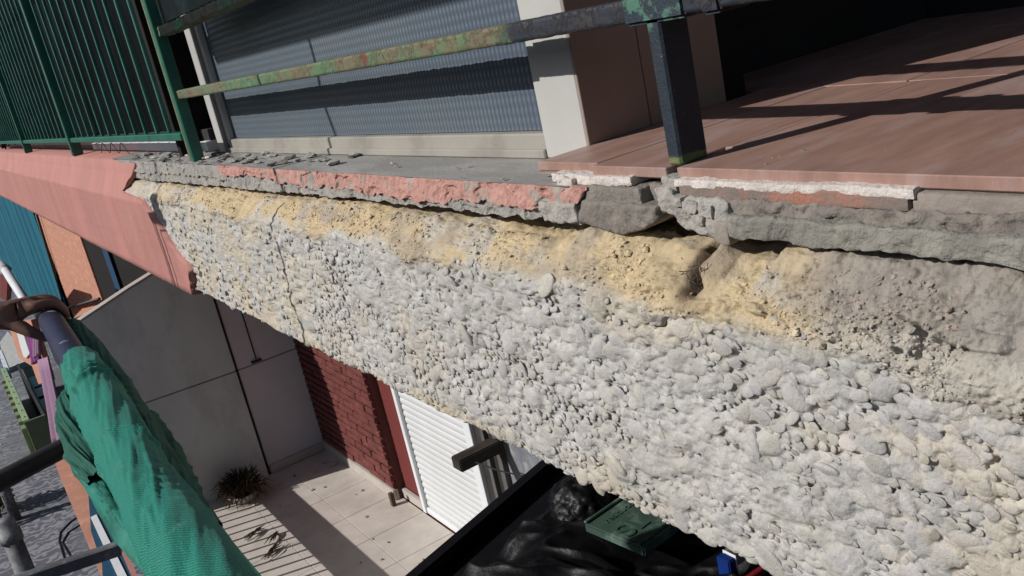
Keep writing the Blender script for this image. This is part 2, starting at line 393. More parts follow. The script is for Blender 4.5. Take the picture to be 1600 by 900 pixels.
ob_ = thing('opposite_sky_blocker', 'plain unseen building added across the street to block low sky light', 'building', (-34, 10, -9.2))  # added out of view to cut sky light near the horizon
box('wall', -40, -30, -60, 90, -9.2, 8, mat('opposite_render', (.26, .20, .17), None, 1, .9), ob_)
for zz in (-7, -4, -1, 2, 5):
    for yy in range(-56, 88, 6): box('window', -29.99, -29.93, yy, yy + 1.6, zz, zz + 1.5, M['dglass'], ob_, 0)
# ------------------------------------------------------------------ the slab edge
slab = thing('balcony_slab', 'balcony slab with broken edge exposing pebbly grey concrete and yellow sand', 'balcony slab', (.9, 2, -.75))
# profile curves (Y -> z)
sandY = np.array([.3, .418, .518, .60, .690, .712, .735, .757, .775, .80, .847, .906, .955, 1.011, 1.126, 1.266, 1.436, 1.697, 1.963, 2.31, 2.96, 3.84, 4.4])
sandZ = np.array([-.300, -.3005, -.3025, -.3025, -.304, -.327, -.328, -.325, -.307, -.312, -.316, -.323, -.315, -.316, -.340, -.3315, -.330, -.327, -.324, -.3315, -.334, -.340, -.345])
XS = .737
def sand_z(Y): return np.interp(Y, sandY, sandZ)
def hollow(Y):                                # deeper hollows under the ledge
    return .02 + .05 * np.exp(-((Y - .89) / .035) ** 2) + .05 * np.exp(-((Y - .725) / .03) ** 2)
yl = [.27]
while yl[-1] < 4.45: yl.append(yl[-1] + min(.0075, .00125 * (yl[-1] / .45) ** 1.1))
YY = np.array(yl); nu = len(YY)
prof_n = (26, 260, 90, 30)
def base_profile():
    cols = []
    for Y in YY:
        zs = float(sand_z(Y)); cols.append(zs)
    zs = np.array(cols)[:, None]; yy = YY[:, None]
    wob = .006 * fbm(yy * 9, 0 * yy, 3.3 + 0 * yy, 3)
    segs = []
    def seg(a, b, n, last=False):
        t = np.linspace(0, 1, n, endpoint=last)[None, :]
        return a[0] + (b[0] - a[0]) * t, a[1] + (b[1] - a[1]) * t
    one = np.ones_like(yy)
    A = (one * .90, one * (ZB - .004)); B = (one * XF, one * ZB + wob); Cc = (one * XF, ZT + wob * 1.5); D = (one * XS, zs); E2 = (one * .735 + .10 + 0 * zs, zs + .0 + .012 * one)
    X = []; Z = []
    for a, b, n, l in ((A, B, prof_n[0], 0), (B, Cc, prof_n[1], 0), (Cc, D, prof_n[2], 0), (D, E2, prof_n[3], 1)):
        x, z = seg(a, b, n, bool(l)); X.append(x * np.ones((nu, 1)) if x.shape[0] == 1 else x); Z.append(z)
    X = np.concatenate(X, 1); Z = np.concatenate(Z, 1)
    for _ in range(14):                        # round the corners
        X[:, 1:-1] = .25 * X[:, :-2] + .5 * X[:, 1:-1] + .25 * X[:, 2:]; Z[:, 1:-1] = .25 * Z[:, :-2] + .5 * Z[:, 1:-1] + .25 * Z[:, 2:]
    return X, Z
X0, Z0 = base_profile(); nv = X0.shape[1]
Y0 = np.repeat(YY[:, None], nv, 1)
def normals(X, Y, Z):
    P = np.stack([X, Y, Z], -1); du = np.gradient(P, axis=0); dv = np.gradient(P, axis=1)
    n = np.cross(dv, du); n /= np.maximum(np.linalg.norm(n, axis=-1, keepdims=True), 1e-9)
    s = np.sign(n[nu // 2, 26 + 130, 0]); return n * (-s)
NN = normals(X0, Y0, Z0)
# arc length down the profile, measured from the bottom edge of the face
ds = np.hypot(np.diff(X0, axis=1), np.diff(Z0, axis=1)); arc = np.concatenate([np.zeros((nu, 1)), np.cumsum(ds, 1)], 1); arc -= arc[:, 26:27]
ATR = (ZT - ZB)                               # arc of the transition
tn = fbm(Y0 * 7, arc * 9, 1.7, 3)
# photo: the pebbles start lower on the near side
trans = ATR + tn * .035 - .020 * sstep(1.15, .5, Y0) + .006
peb = 1 - sstep(trans - .018, trans + .018, arc)
H = np.zeros_like(X0)
# broad unevenness
H += .006 * fbm(Y0 * 6, arc * 8, .4, 3)
H += peb * (.0035 * fbm(Y0 * 55, arc * 60, 2.2, 4, .6)) + peb * -.004
# small aggregate in the cement
def ridge_cells(sc, seed):
    # cellular bumps: distance to jittered lattice points
    gx = Y0 * sc; gy = arc * sc * 1.15 + 50; ix = np.floor(gx).astype(np.int64); iy = np.floor(gy).astype(np.int64); best = np.full(gx.shape, 9.)
    for a in (-1, 0, 1):
        for b in (-1, 0, 1):
            cx = ix + a; cy = iy + b; px = cx + _h(cx, cy, cx * 0 + seed); py = cy + _h(cx, cy, cx * 0 + seed + 7)
            r = .35 + .5 * _h(cx, cy, cx * 0 + seed + 13)
            best = np.minimum(best, np.hypot(gx - px, gy - py) / r)
    return np.sqrt(np.clip(1 - best ** 2, 0, 1))
cells = ridge_cells(95, 3); cells2 = ridge_cells(60, 9)
H += peb * (.0022 * cells * (vn(Y0 * 30, arc * 30, 5.) > -.2) + .0012 * cells2)
# sandy part: lumpy crumbs and smooth dusty patches
sand = 1 - peb
grit = np.abs(fbm(Y0 * 70, arc * 75, 8.1, 4, .6))
smoothpatch = sstep(.05, .35, fbm(Y0 * 10, arc * 13, 6.6, 3))
H += sand * (.006 * (1 - smoothpatch) * (.6 - grit) + .008 * fbm(Y0 * 17, arc * 24, 3.1, 4) * 1.0)
near = sstep(.95, .6, Y0)
H += sand * near * .010 * np.clip(fbm(Y0 * 16, arc * 22, 44., 3), 0, 1)
edge = sstep(.0, .05, arc - ATR)              # crumbling upper rim
H += sand * edge * .006 * fbm(Y0 * 40, arc * 40, 9.3, 4)
# pits
pit = sstep(.52, .62, fbm(Y0 * 33, arc * 40, 21., 2)); H -= peb * pit * .006
crack = np.abs(fbm(Y0 * 5, arc * 9, 71., 4)); H -= (1 - sstep(.0, .02, crack)) * .0035 * sstep(-.1, .3, fbm(Y0 * 3, arc * 3, 31., 2))

# pebbles in (Y, arc)
def make_pebbles():
    out = []; cell = .02; gridd = {}
    def ok(y, s, r):
        R = int((r + .022) / cell) + 1; cy, cs = int(y / cell), int(s / cell)
        for a in range(cy - R, cy + R + 1):
            for b in range(cs - R, cs + R + 1):
                for q in gridd.get((a, b), ()):
                    if (q[0] - y) ** 2 + (q[1] - s) ** 2 < ((q[2] + r) * .83) ** 2: return False
        return True
    levels = [(.019, 60), (.0145, 170), (.0108, 600), (.0080, 2200), (.0057, 6500), (.0042, 8000)]
    for r0, n in levels:
        for _ in range(n):
            u = RS.rand(); y = .3 * (4.4 / .3) ** (u ** .8); s = RS.uniform(.0, ATR + .06)
            if r0 < .006 and y > 2.2: continue
            if r0 > .012 and y > 1.5 and RS.rand() < .75: continue
            sc = 1.0 if y < 1.3 else 1.12
            r = r0 * RS.uniform(.85, 1.2) * sc
            if ok(y, s, r):
                q = (y, s, r); gridd.setdefault((int(y / cell), int(s / cell)), []).append(q); out.append(q)
    return out
PB = make_pebbles()
PB = [q for q in PB]
info = []
from bisect import bisect_left
for (y, s, r) in PB:
    i = min(nu - 1, bisect_left(yl, y)); j = int(np.searchsorted(arc[i], s)); j = min(nv - 1, j)
    m_ = peb[i, j]
    if m_ < .35 and not (m_ > .02 and RS.rand() < .4): continue
    info.append((y, s, r, i, j))
# fillets of cement that climb the stones
ell = []
for (y, s, r, i, j) in info:
    asp = RS.uniform(1.0, 1.75); th = RS.normal(.25, .55)
    a = r * math.sqrt(asp); b = r / math.sqrt(asp); hgt = b * RS.uniform(.26, .52); ell.append((a, b, th, hgt))
    R = a * 1.5
    i0 = bisect_left(yl, y - R); i1 = min(nu, bisect_left(yl, y + R) + 1)
    if i1 - i0 < 2: continue
    arow = arc[i]; j0 = int(np.searchsorted(arow, s - R)); j1 = int(np.searchsorted(arow, s + R)) + 1
    dy = Y0[i0:i1, j0:j1] - y; dz = arc[i0:i1, j0:j1] - s
    ca, sa = math.cos(th), math.sin(th); p = (dy * ca + dz * sa) / (a * 1.22); q = (-dy * sa + dz * ca) / (b * 1.22)
    rho = p * p + q * q; cap = np.sqrt(np.clip(1 - rho ** 1.5, 0, 1)) * hgt * .90 - .0008
    cur = H[i0:i1, j0:j1]; H[i0:i1, j0:j1] = np.where(cap > 0, np.maximum(cur, cap + cur * .45), cur - .0006 * (rho < 1.4))
def blur(A, k):
    for _ in range(k):
        A = A.copy(); A[1:-1] = .25 * A[:-2] + .5 * A[1:-1] + .25 * A[2:]; A[:, 1:-1] = .25 * A[:, :-2] + .5 * A[:, 1:-1] + .25 * A[:, 2:]
    return A
H = .72 * blur(H, 1) + .28 * blur(H, 5) + peb * .0014 * fbm(Y0 * 170, arc * 170, 3.3, 3)
gr_ = 1 - smoothpatch * .75
H += sand * gr_ * (.0040 * fbm(Y0 * 95, arc * 95, 61., 4, .65) + .0026 * ridge_cells(150, 21) * (vn(Y0 * 22, arc * 30, 2.) > -.3) + .0040 * ridge_cells(75, 33) * (vn(Y0 * 16, arc * 22, 12.) > .05))
pt_ = sstep(.40, .50, fbm(Y0 * 48, arc * 52, 81., 3)); H -= peb * pt_ * .0045
# hollow under the post foot, boulders of mortar in the near sand
sA = arc - ATR
H -= .034 * np.exp(-np.abs((Y0 - .800 - .006 * np.sin(sA * 140) - .003 * fbm(Y0 * 30, arc * 60, 5., 3)) / .0085) ** 2.4) * sstep(.008, .035, sA)
for (yb, sb, ry, rz, hb) in ((.515, .022, .045, .016, .012), (.60, .012, .018, .010, .007), (.86, -.010, .025, .012, .006), (1.15, -.012, .03, .010, .005), (.69, .020, .014, .008, .007), (.865, .022, .010, .006, .006), (.445, .03, .03, .01, .006)):
    wv_ = 1.3 * fbm(Y0 * 55, arc * 60, yb * 9, 4); q_ = ((Y0 - yb) / ry) ** 2 + ((sA - sb) / rz) ** 2 + wv_
    H += hb * sstep(1.0, .45, q_) * (q_ < 1.2); H -= .005 * np.exp(-((q_ - 1.1) / .12) ** 2) * (sA < sb) * (((Y0 - yb) / ry) ** 2 < 1.6) * (np.abs(sA - sb) < rz * 1.6)
P = np.stack([X0, Y0, Z0], -1) + NN * H[..., None]
# hollows under the ledge
cav = np.zeros(nv); cav[-60:] = np.linspace(0, 1, 60); P[..., 0] += cav[None, :] * hollow(Y0) * .6
# colour of the stuff itself: grey cement, yellow sand, brownish dust
def slabcol(Y, s, pb, zz):
    n1 = fbm(Y * 9, s * 13, 4., 4); n2 = fbm(Y * 24, s * 28, 14., 4); n3 = fbm(Y * 3.1, s * 6, 24., 3)
    grey = np.array([.440, .430, .402]); sandc = np.array([.53, .415, .250]); dust = np.array([.36, .31, .25]); pale = np.array([.50, .496, .478])
    c = grey + (pale - grey) * sstep(-.2, .5, n2)[..., None]
    yel = (1 - pb) * (1 - .65 * sstep(.15, .5, n1)) * .92                                 # yellow where the face is broken back
    yel = yel * (1 - .75 * sstep(.68, .54, Y)) * (1 - .5 * sstep(3.2, 4.0, Y))
    far = sstep(1.6, 2.6, Y) * sstep(3.9, 3.2, Y); yel = np.maximum(yel, pb * (.10 + .34 * far) * sstep(-.15, .5, n1 + .9 * n2 + .25 * far))
    yel = np.maximum(yel, pb * .34 * sstep(.25, .6, n3 + .6 * n2))
    yel = np.maximum(yel, .6 * sstep(.05, .0, s) * sstep(.9, 1.6, Y) * sstep(-.3, .4, n1))   # sandy lower arris
    c = c + (sandc - c) * yel[..., None]
    du = (1 - pb) * sstep(.0, .35, fbm(Y * 8, s * 18, 54., 3) + .5 * sstep(.76, .55, Y) - .12) * .70
    c = c + (dust - c) * du[..., None]
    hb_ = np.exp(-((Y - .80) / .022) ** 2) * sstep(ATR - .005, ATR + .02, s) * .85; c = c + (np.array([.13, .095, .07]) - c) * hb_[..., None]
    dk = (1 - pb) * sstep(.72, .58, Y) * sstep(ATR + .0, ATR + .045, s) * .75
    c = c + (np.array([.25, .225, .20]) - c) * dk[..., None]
    c = c * (1 + .10 * fbm(Y * 50, s * 50, 2., 3))[..., None]
    return c
colr = slabcol(Y0, arc, peb, Z0)
face = fastmesh('concrete_face', P.reshape(-1, 3), grid_faces(nu, nv)[:, ::-1], M['cement'], slab, colr.reshape(-1, 3))
tag(face, 'grey pebbly concrete with yellow sandy upper band')
# stones
scr = [(q[2] / (q[0] ** 2 + .5), k) for k, q in enumerate(info)]; scr.sort(reverse=True); big = set(k for q, k in scr if info[k][0] > .43); bigl = [k for q, k in scr if info[k][0] > .43][:300]; bigset = set(bigl)
variants = []
for k in range(10):
    V = ICO3[0].copy(); V = V * (1 + .13 * fbm(V[:, 0] * 1.4 + k * 9, V[:, 1] * 1.4, V[:, 2] * 1.4, 2))[:, None]
    V[:, 2] = np.sign(V[:, 2]) * np.abs(V[:, 2]) ** .8
    me = bpy.data.meshes.new('pebble'); me.from_pydata(V.tolist(), [], ICO3[1].tolist()); me.materials.append(M['cement_o'])
    me.polygons.foreach_set('use_smooth', [True] * len(me.polygons)); variants.append(me)
sv = []; sf = []; sc_ = []; off = 0
def stone_frame(k):
    y, s, r, i, j = info[k]; a, b, th, hg = ell[k]
    p0 = np.array([X0[i, j], y, Z0[i, j]]); n = NN[i, j]; n = n / np.linalg.norm(n)
    ty = np.array([0, 1., 0]); ty -= n * (n @ ty); ty /= np.linalg.norm(ty); tz = np.cross(n, ty)
    if tz[2] < 0: tz = -tz
    u = ty * math.cos(th) + tz * math.sin(th); v = -ty * math.sin(th) + tz * math.cos(th)
    tilt = RS.normal(0, .22); n2 = n * math.cos(tilt) + v * math.sin(tilt); v2 = v * math.cos(tilt) - n * math.sin(tilt)
    base = p0 + n * RS.uniform(-.0026, -.0007); return base, u, v2, n2, a, b, hg
for k in range(len(info)):
    y, s, r, i, j = info[k]; base, u, v, n, a, b, hg = stone_frame(k)
    cc = slabcol(np.array([y]), np.array([s]), np.array([.9]), None)[0] * RS.uniform(.90, 1.13) * np.array([1, 1, RS.uniform(.97, 1.08)])
    if RS.rand() < .03: cc = cc * .72
    if k in bigset:
        o = bpy.data.objects.new('pebble', variants[RS.randint(10)]); C.objects.link(o); o.parent = slab
        Mx = Matrix([[u[q] * a, v[q] * b, n[q] * hg, base[q] - slab['base'][q]] for q in range(3)] + [[0, 0, 0, 1]])
        o.matrix_local = Mx; o.color = (cc[0], cc[1], cc[2], 1)
    else:
        T = ICO2 if y < 2.2 else ICO1
        V = T[0] * (1 + .16 * vn(T[0][:, 0] * 1.3 + k, T[0][:, 1] * 1.3, T[0][:, 2] * 1.3))[:, None]
        W = base + V[:, :1] * u * a + V[:, 1:2] * v * b + V[:, 2:] * n * hg
        sv.append(W); sf.append(T[1] + off); off += len(W); sc_.append(np.repeat(cc[None], len(W), 0))
o = fastmesh('small_pebbles', np.concatenate(sv), np.concatenate(sf), M['cement'], slab, np.concatenate(sc_)); tag(o, kind='stuff')
# crumbs of sand and mortar lying on the broken slope
sv = []; sf = []; sc_ = []; off = 0; cn = 0
for _ in range(12000):
    y = .32 * (3.6 / .32) ** RS.rand(); i = min(nu - 1, bisect_left(yl, y)); s = ATR + RS.uniform(-.03, .075)
    j = min(nv - 30, int(np.searchsorted(arc[i], s)))
    if peb[i, j] > .5 or (smoothpatch[i, j] > .5 and RS.rand() < .8): continue
    if vn(y * 14, s * 18, 3.) < RS.uniform(-.6, .4): continue
    r = .0011 * math.exp(RS.normal(0, .45)) * (1 + .25 * y)
    if RS.rand() < .05: r *= 2.4
    r = min(r, .006)
    V = ICO1[0] * (1 + .35 * RS.uniform(-1, 1, (len(ICO1[0]), 1))) * np.array([RS.uniform(.8, 1.4), RS.uniform(.8, 1.4), .8])
    W = V * r; W = W - NN[i, j] * (W @ NN[i, j])[:, None] * .45 + P[i, j] + NN[i, j] * r * .12
    sv.append(W); sf.append(ICO1[1] + off); off += len(W); c0 = np.maximum(colr[i, j], [.33, .27, .19]) * RS.uniform(.95, 1.2); sc_.append(np.repeat(c0[None], len(W), 0))
o = fastmesh('sand_crumbs', np.concatenate(sv), np.concatenate(sf), M['cement'], slab, np.concatenate(sc_), smooth=False); tag(o, kind='stuff')

# body of the slab behind the broken edge
box('slab_core', .80, XW + .12, .0, 14, -.70, -.29, M['grey_dark'], slab)
box('soffit', .78, XW + .12, .0, 14, -.735, -.705, M['pink'], slab)
# the neighbour's still-painted stretch of the slab edge
ys = np.concatenate([np.linspace(3.35, 4.6, 110), np.linspace(4.6, 16, 120)[1:]])
prof = [(.90, -.728), (.70, -.728), (.676, -.722)] + [(.676, z) for z in np.linspace(-.70, -.40, 40)] + [(.676 + .05 * t, -.40 + .10 * t) for t in np.linspace(.05, 1, 16)] + [(.733, -.262), (.745, -.247), (.90, -.243)]
px_ = np.array(prof); GX = np.repeat(px_[None, :, 0], len(ys), 0).copy(); GZ = np.repeat(px_[None, :, 1], len(ys), 0).copy(); GY = np.repeat(ys[:, None], len(prof), 1)
ez = np.array([-.75, -.70, -.625, -.574, -.46, -.42, -.387, -.375, -.276, -.24]); ey = np.array([3.41, 3.40, 3.37, 3.51, 3.69, 3.75, 3.83, 4.24, 4.0, 3.95]) + .0
ed = np.interp(GZ, ez, ey) + .05 * fbm(GY * 0 + 3, GZ * 22, 4., 4) * 1.0
GY = GY + (ed - 3.35) * np.clip(1 - (GY - 3.35) / 1.25, 0, 1)
GX -= .003 * fbm(GY * 3, GZ * 8, 1., 3) + .0012 * fbm(GY * 30, GZ * 60, 2., 3)
V = np.stack([GX, GY, GZ], -1); front = V.reshape(-1, 3); Fq = grid_faces(*GX.shape)
rim = V[0].copy(); rim[:, 0] += .03; nb = len(front); rimi = np.arange(len(prof)); fr = np.stack([rimi[:-1], rimi[1:], nb + rimi[1:], nb + rimi[:-1]], 1)
pk = fastmesh('painted_render', np.concatenate([front, rim]), np.concatenate([Fq, fr]), M['pink'], slab); tag(pk, 'intact salmon pink painted stretch of the slab edge')

# ledge: grey screed on top, pink front, torn lower margin
def ragged_strip(name, y0, y1, ztop, zlow, x0, m, label=None, depth=.10, top_m=True, seed=0, amp=.006, step=.004, xin=None):
    n = max(20, int((y1 - y0) / step)); Yv = np.linspace(y0, y1, n); rows = 14
    zl = np.array([zlow(y) for y in Yv]) + amp * fbm(Yv * 28 + seed, seed, 2.2, 4) + amp * .6 * np.abs(fbm(Yv * 70 + seed, seed, 5.2, 3))
    zt = np.array([ztop(y) for y in Yv])
    t = np.linspace(0, 1, rows)[None, :]
    Z = zt[:, None] + (zl - zt)[:, None] * t; Xv = np.full_like(Z, x0) + np.array([x0 * 0])[None] ; Yg = np.repeat(Yv[:, None], rows, 1)
    Xv = Xv - .0035 * fbm(Yg * 25, Z * 25, seed + 1., 4) - .0025 * fbm(Yg * 90, Z * 90, seed + 2., 3) + .004 * sstep(.25, .35, fbm(Yg * 18, Z * 30, seed + 6., 3))
    back_lo = np.stack([np.full(n, x0 + depth), Yv, zl + .006], 1)[:, None]; back_hi = np.stack([np.full(n, xin or x0 + depth), Yv, zt], 1)[:, None]
    G = np.concatenate([back_hi, np.stack([Xv, Yg, Z], -1), back_lo], 1)
    Fq = grid_faces(G.shape[0], G.shape[1]); cc = []
    pts = G.reshape(-1, 3); nn = G.shape[1]
    o = fastmesh(name, pts, Fq, m, slab, smooth=False)
    bm = bmesh.new(); bm.from_mesh(o.data); a = [bm.verts[:] ][0]; bm.verts.ensure_lookup_table()
    for e in (0, (n - 1) * nn):
        try: bm.faces.new([bm.verts[e + q] for q in range(nn)])
        except Exception: pass
    bm.to_mesh(o.data); bm.free()
    if label: tag(o, label)
    return o
ref = lambda pts: (lambda y, a=np.array([p[0] for p in pts]), b=np.array([p[1] for p in pts]): float(np.interp(y, a, b)))
XL = .737
gaptop = ref([(1.0, -.303), (1.15, -.300), (1.3, -.302), (1.45, -.302), (1.7, -.302), (2.0, -.304), (2.9, -.315), (3.9, -.325)])
pinklow = ref([(.98, -.246), (1.012, -.249), (1.03, -.268), (1.06, -.285), (1.1, -.292), (1.2, -.280), (1.35, -.283), (1.5, -.290), (1.7, -.286), (1.9, -.279), (2.1, -.284), (2.3, -.278), (2.5, -.270), (2.65, -.276), (2.8, -.268)])
ragged_strip('pink_render', 1.01, 2.80, lambda y: -.2445 if y > 1.2 else -.2445, pinklow, XL - .004, M['pink_old'], 'torn strip of salmon pink render along the ledge', seed=4, amp=.011, depth=.02, xin=XL + .02)
ragged_strip('ledge_core', 1.04, 4.4, lambda y: -.250, gaptop, XL + .002, M['grey_plaster'], 'pale crumbling render below the pink strip', seed=9, amp=.006, depth=.09)
ragged_strip('worn_render', 2.76, 4.35, lambda y: -.2465, ref([(2.7, -.29), (3.2, -.288), (3.8, -.30)]), XL - .003, M['grey_plaster'], 'grey broken ledge end without paint', seed=19, amp=.012, depth=.03)
# screed top
n1, n2_ = 420, 30
gy, gx = np.meshgrid(np.linspace(1.05, 4.5, n1), np.linspace(XL - .003, .93, n2_), indexing='ij')
gz = -.2440 + .0008 * fbm(gy * 12, gx * 30, 1., 3)
lum = sstep(2.35, 2.7, gy) * sstep(4.4, 3.4, gy)
gz += lum * (.006 * np.clip(fbm(gy * 11, gx * 45, 7., 4), -.3, 1) + .002 * fbm(gy * 40, gx * 90, 7., 3))
o = fastmesh('screed', np.stack([gx, gy, gz], -1).reshape(-1, 3), grid_faces(n1, n2_), M['screed'], slab); tag(o, 'grey screed strip in front of the glazing')
# loose flakes on the ledge
for k in range(95):
    y = RS.uniform(2.0, 4.2) if k < 80 else RS.uniform(1.15, 2.2); s = RS.uniform(.003, .02) ** 1.0 * (1 if k < 80 else .25); x = RS.uniform(XL + .0, .86)
    V = ICO1[0] * (1 + .35 * RS.uniform(-1, 1, (len(ICO1[0]), 1))) * np.array([s, s * RS.uniform(1, 2), s * .35])
    mesh('mortar_flake', V + np.array([x, y, -.241 + s * .2]), ICO1[1], M['foam'] if k % 9 == 0 else (M['grey_plaster'] if k % 3 else M['grey_dark']), slab)

# near part of the ledge: mortar lumps, thin bricks, foam bead
def lump(name, y0, y1, z0, z1, x0, m, amp=.006, fr=30, label=None, depth=.10, shape=None, step=.003):
    o = rough_box(name, x0, x0 + depth, y0, y1, z0, z1, m, slab, step, amp, fr, shape=shape)
    if label: tag(o, label)
    return o
def belly(yc, wd, dz):
    def f(V):
        t = np.clip(1 - ((V[:, 1] - yc) / wd) ** 2, 0, 1); lo = V[:, 2] < -.26
        V[:, 2] -= lo * t * dz * np.clip((-.255 - V[:, 2]) / .05, 0, 1); return V
    return f
def low(pts, zt, z0):
    py = [p[0] for p in pts]; pz = [p[1] for p in pts]
    def f(V):
        l = np.interp(V[:, 1], py, pz); V[:, 2] = zt + (V[:, 2] - zt) * (zt - l) / (zt - z0); return V
    return f
yt = lambda X, x, y=275: float(on(0, X, x, y)[1])
lump('mortar', .868, 1.035, -.305, -.262, XL - .004, M['grey_dark'], .0045, 30, 'big grey mortar lump hanging left of the post', shape=low([(.86, -.277), (.905, -.297), (.945, -.307), (.975, -.305), (1.0, -.300), (1.04, -.297)], -.262, -.305))
lump('mortar', .905, 1.045, -.268, -.2435, XL + .003, M['grey_dark'], .0025, 34, 'flat dark mortar course above the hanging lump', depth=.06)
lump('mortar', .876, .915, -.270, -.2435, XL + .022, M['grey_dark'], .004, 50, depth=.05)
lump('mortar', 1.04, 1.125, -.299, -.268, XL - .006, M['grey_plaster'], .0045, 44, 'rough grey mortar patch where the pink paint ends')
lump('mortar', .842, .876, -.274, -.240, XL + .002, M['grey_plaster'], .006, 44)
lump('mortar', .752, .846, -.297, -.250, XL - .001, M['grey_plaster'], .006, 38, 'pale rough mortar under the post foot', shape=low([(.75, -.296), (.775, -.303), (.80, -.299), (.825, -.294), (.85, -.284)], -.250, -.297))
lump('mortar', .752, .776, -.303, -.274, XL - .005, M['thin_brick2'], .0035, 50, 'brown stone wedged beside the plaster band')
for (ya, yb, za, zb) in ((.80, .822, -.268, -.254), (.775, .797, -.272, -.258), (.822, .838, -.262, -.250), (.79, .808, -.281, -.270)): lump('mortar', ya, yb, za, zb, XL - .004, M['grey_plaster'], .0035, 70, depth=.03, step=.002)
lump('mortar', .15, .80, -.2745, -.250, XL + .006, M['grey_dark'], .0065, 55)
lump('plaster_band', .15, .752, -.2925, -.2655, XL - .006, M['oldplaster'], .0048, 34, 'greenish grey plaster band on the near side')
lump('brick', yt(.746, 1417, 300), yt(.746, 1060, 295), -.2525, -.2345, .746, M['thin_brick'], .0008, 30, 'thin reddish grey brick under the big floor tile', step=.003)
lump('brick', .15, yt(.750, 1424, 305), -.2545, -.2350, .750, M['thin_brick2'], .0009, 30, 'thin pale brick at the right edge', step=.003)
lump('foam_bead', yt(.7455, 1425, 290), yt(.7455, 1052, 285), -.2400, -.2300, .7455, M['foam'], .0024, 34, 'white mortar bead squeezed out below the big tile', depth=.05, step=.0022)
lump('foam_bead', yt(.7475, 985, 285), yt(.7475, 862, 282), -.2440, -.2310, .7475, M['foam'], .0036, 38, 'white mortar blob below the left tiles', depth=.04, step=.0022)
lump('foam_bead', yt(.74, 893, 285), yt(.74, 870, 285), -.2560, -.2340, .7400, M['foam'], .0040, 60, depth=.03, step=.002)
lump('mortar', .842, .868, -.250, -.228, XL + .010, M['grey_plaster'], .004, 60, depth=.05)
# dark hollow with twigs under the post
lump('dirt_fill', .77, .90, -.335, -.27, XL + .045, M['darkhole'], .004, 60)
tv = []
for k in range(34):
    a = np.array([XS + RS.uniform(-.028, -.005), .80 + RS.normal(0, .010), -.342 + RS.normal(0, .010)]); b = a + np.array([RS.normal(0, .006), RS.normal(0, .010), RS.normal(0, .010)]); tv.append(tubev([a, (a + b) / 2 + RS.normal(0, .002, 3), b], .0006, 4))
V, Fq = join(tv); tag(mesh('twigs', V, Fq, M['twig'], slab), kind='stuff')

# ------------------------------------------------------------------ upper balcony floor
floor = thing('balcony_floor', 'brown red ceramic floor of the upper balcony', None, (1.4, .6, -.22)); floor['kind'] = 'structure'; del floor['label']
ZF = -.219
def tile(x0, x1, y0, y1, dz=0):
    v = boxv(x0, x1, y0, y1, ZF - .0135 + dz, ZF + dz)
    o = mesh('floor_tile', v, BF, M['tile'], floor, bevel=.0012); return o
Y1_, Y2_, Y3_, Y4_ = yt(.757, 1058, 270), yt(.757, 1041, 270), yt(.757, 926, 274), yt(.757, 833, 270)
tile(.757, 1.255, .20, Y1_)
tile(.757, 1.255, -.48, .197)
tile(.757, 1.255, Y2_, Y3_ - .001, -.0008)
tile(.768, 1.255, Y3_, Y4_, 0)
tile(.86, 1.255, Y1_ + .0015, Y2_ - .001, -.0004); tile(1.258, 1.80, .20, .872, 0); tile(1.258, 1.80, .875, 1.40, 0); tile(1.258, 1.80, -.48, .197, 0); tile(1.803, XW + .1, -.48, .197); tile(1.803, XW + .1, .20, .872); tile(1.803, XW + .1, .875, 1.40)
box('tile_bed', .762, XW + .1, -.6, 1.16, ZF - .0165, ZF - .0138, M['grout'], floor, 0)
box('tile_bed', 1.0, XW + .1, -.6, 1.40, -.29, ZF - .0167, M['grey_dark'], floor, 0)
for (a, b, sx) in ((1255, 235, .006), (1218, 245, .003), (1207, 247, .003), (1197, 257, .004), (1385, 234, .002), (1190, 246, .002)):
    p = on(2, ZF, a, b); V = ICO1[0] * (1 + .3 * RS.uniform(-1, 1, (len(ICO1[0]), 1))) * np.array([sx * .5, sx, sx * .3]) + p
    o = mesh('grit', V, ICO1[1], M['grey_dark'], floor)

# ------------------------------------------------------------------ near railing
XR = .765
rl = thing('balcony_railing', 'rusty railing of peeling green bars in front of the glazing, near stretch coloured navy-black for shade', 'railing', (XR, .86, -.22))
def bar(name, y0, y1, zc, hz, hx, m, xc=XR, step=.01, amp=.0012, flake=0):
    n = int(abs(y1 - y0) / step) + 2; Yv = np.linspace(y0, y1, n); k = 24
    prof = []
    c = .18; k = 36
    for t in np.linspace(0, 2 * math.pi, k, endpoint=False):
        cx, cz = math.cos(t), math.sin(t); q = (abs(cx) ** 16 + abs(cz) ** 16) ** (-1 / 16); prof.append((cx * q * hx, cz * q * hz))
    pr = np.array(prof); GY = np.repeat(Yv[:, None], k, 1); GX = xc + np.repeat(pr[None, :, 0], n, 0); GZ = zc + np.repeat(pr[None, :, 1], n, 0)
    d = fbm(GX * 70, GY * 50, GZ * 70, 4) * amp + flake * np.clip(fbm(GX * 40, GY * 35, GZ * 40, 3) - .1, 0, 1)
    GX = GX + d * np.sign(pr[None, :, 0]); GZ = GZ + d * np.sign(pr[None, :, 1])
    V = np.stack([GX, GY, GZ], -1).reshape(-1, 3); i = np.arange(n - 1)[:, None] * k; j = np.arange(k)[None]; j2 = (j + 1) % k
    Fq = np.stack([i + j, i + j2, i + k + j2, i + k + j], -1).reshape(-1, 4); return fastmesh(name, V, Fq, m, rl, smooth=True)
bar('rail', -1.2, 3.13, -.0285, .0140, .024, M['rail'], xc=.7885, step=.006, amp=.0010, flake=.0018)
bar('rail', -1.2, 3.13, .1700, .0150, .024, M['rail'], xc=.7885, step=.006, amp=.0025, flake=.006)
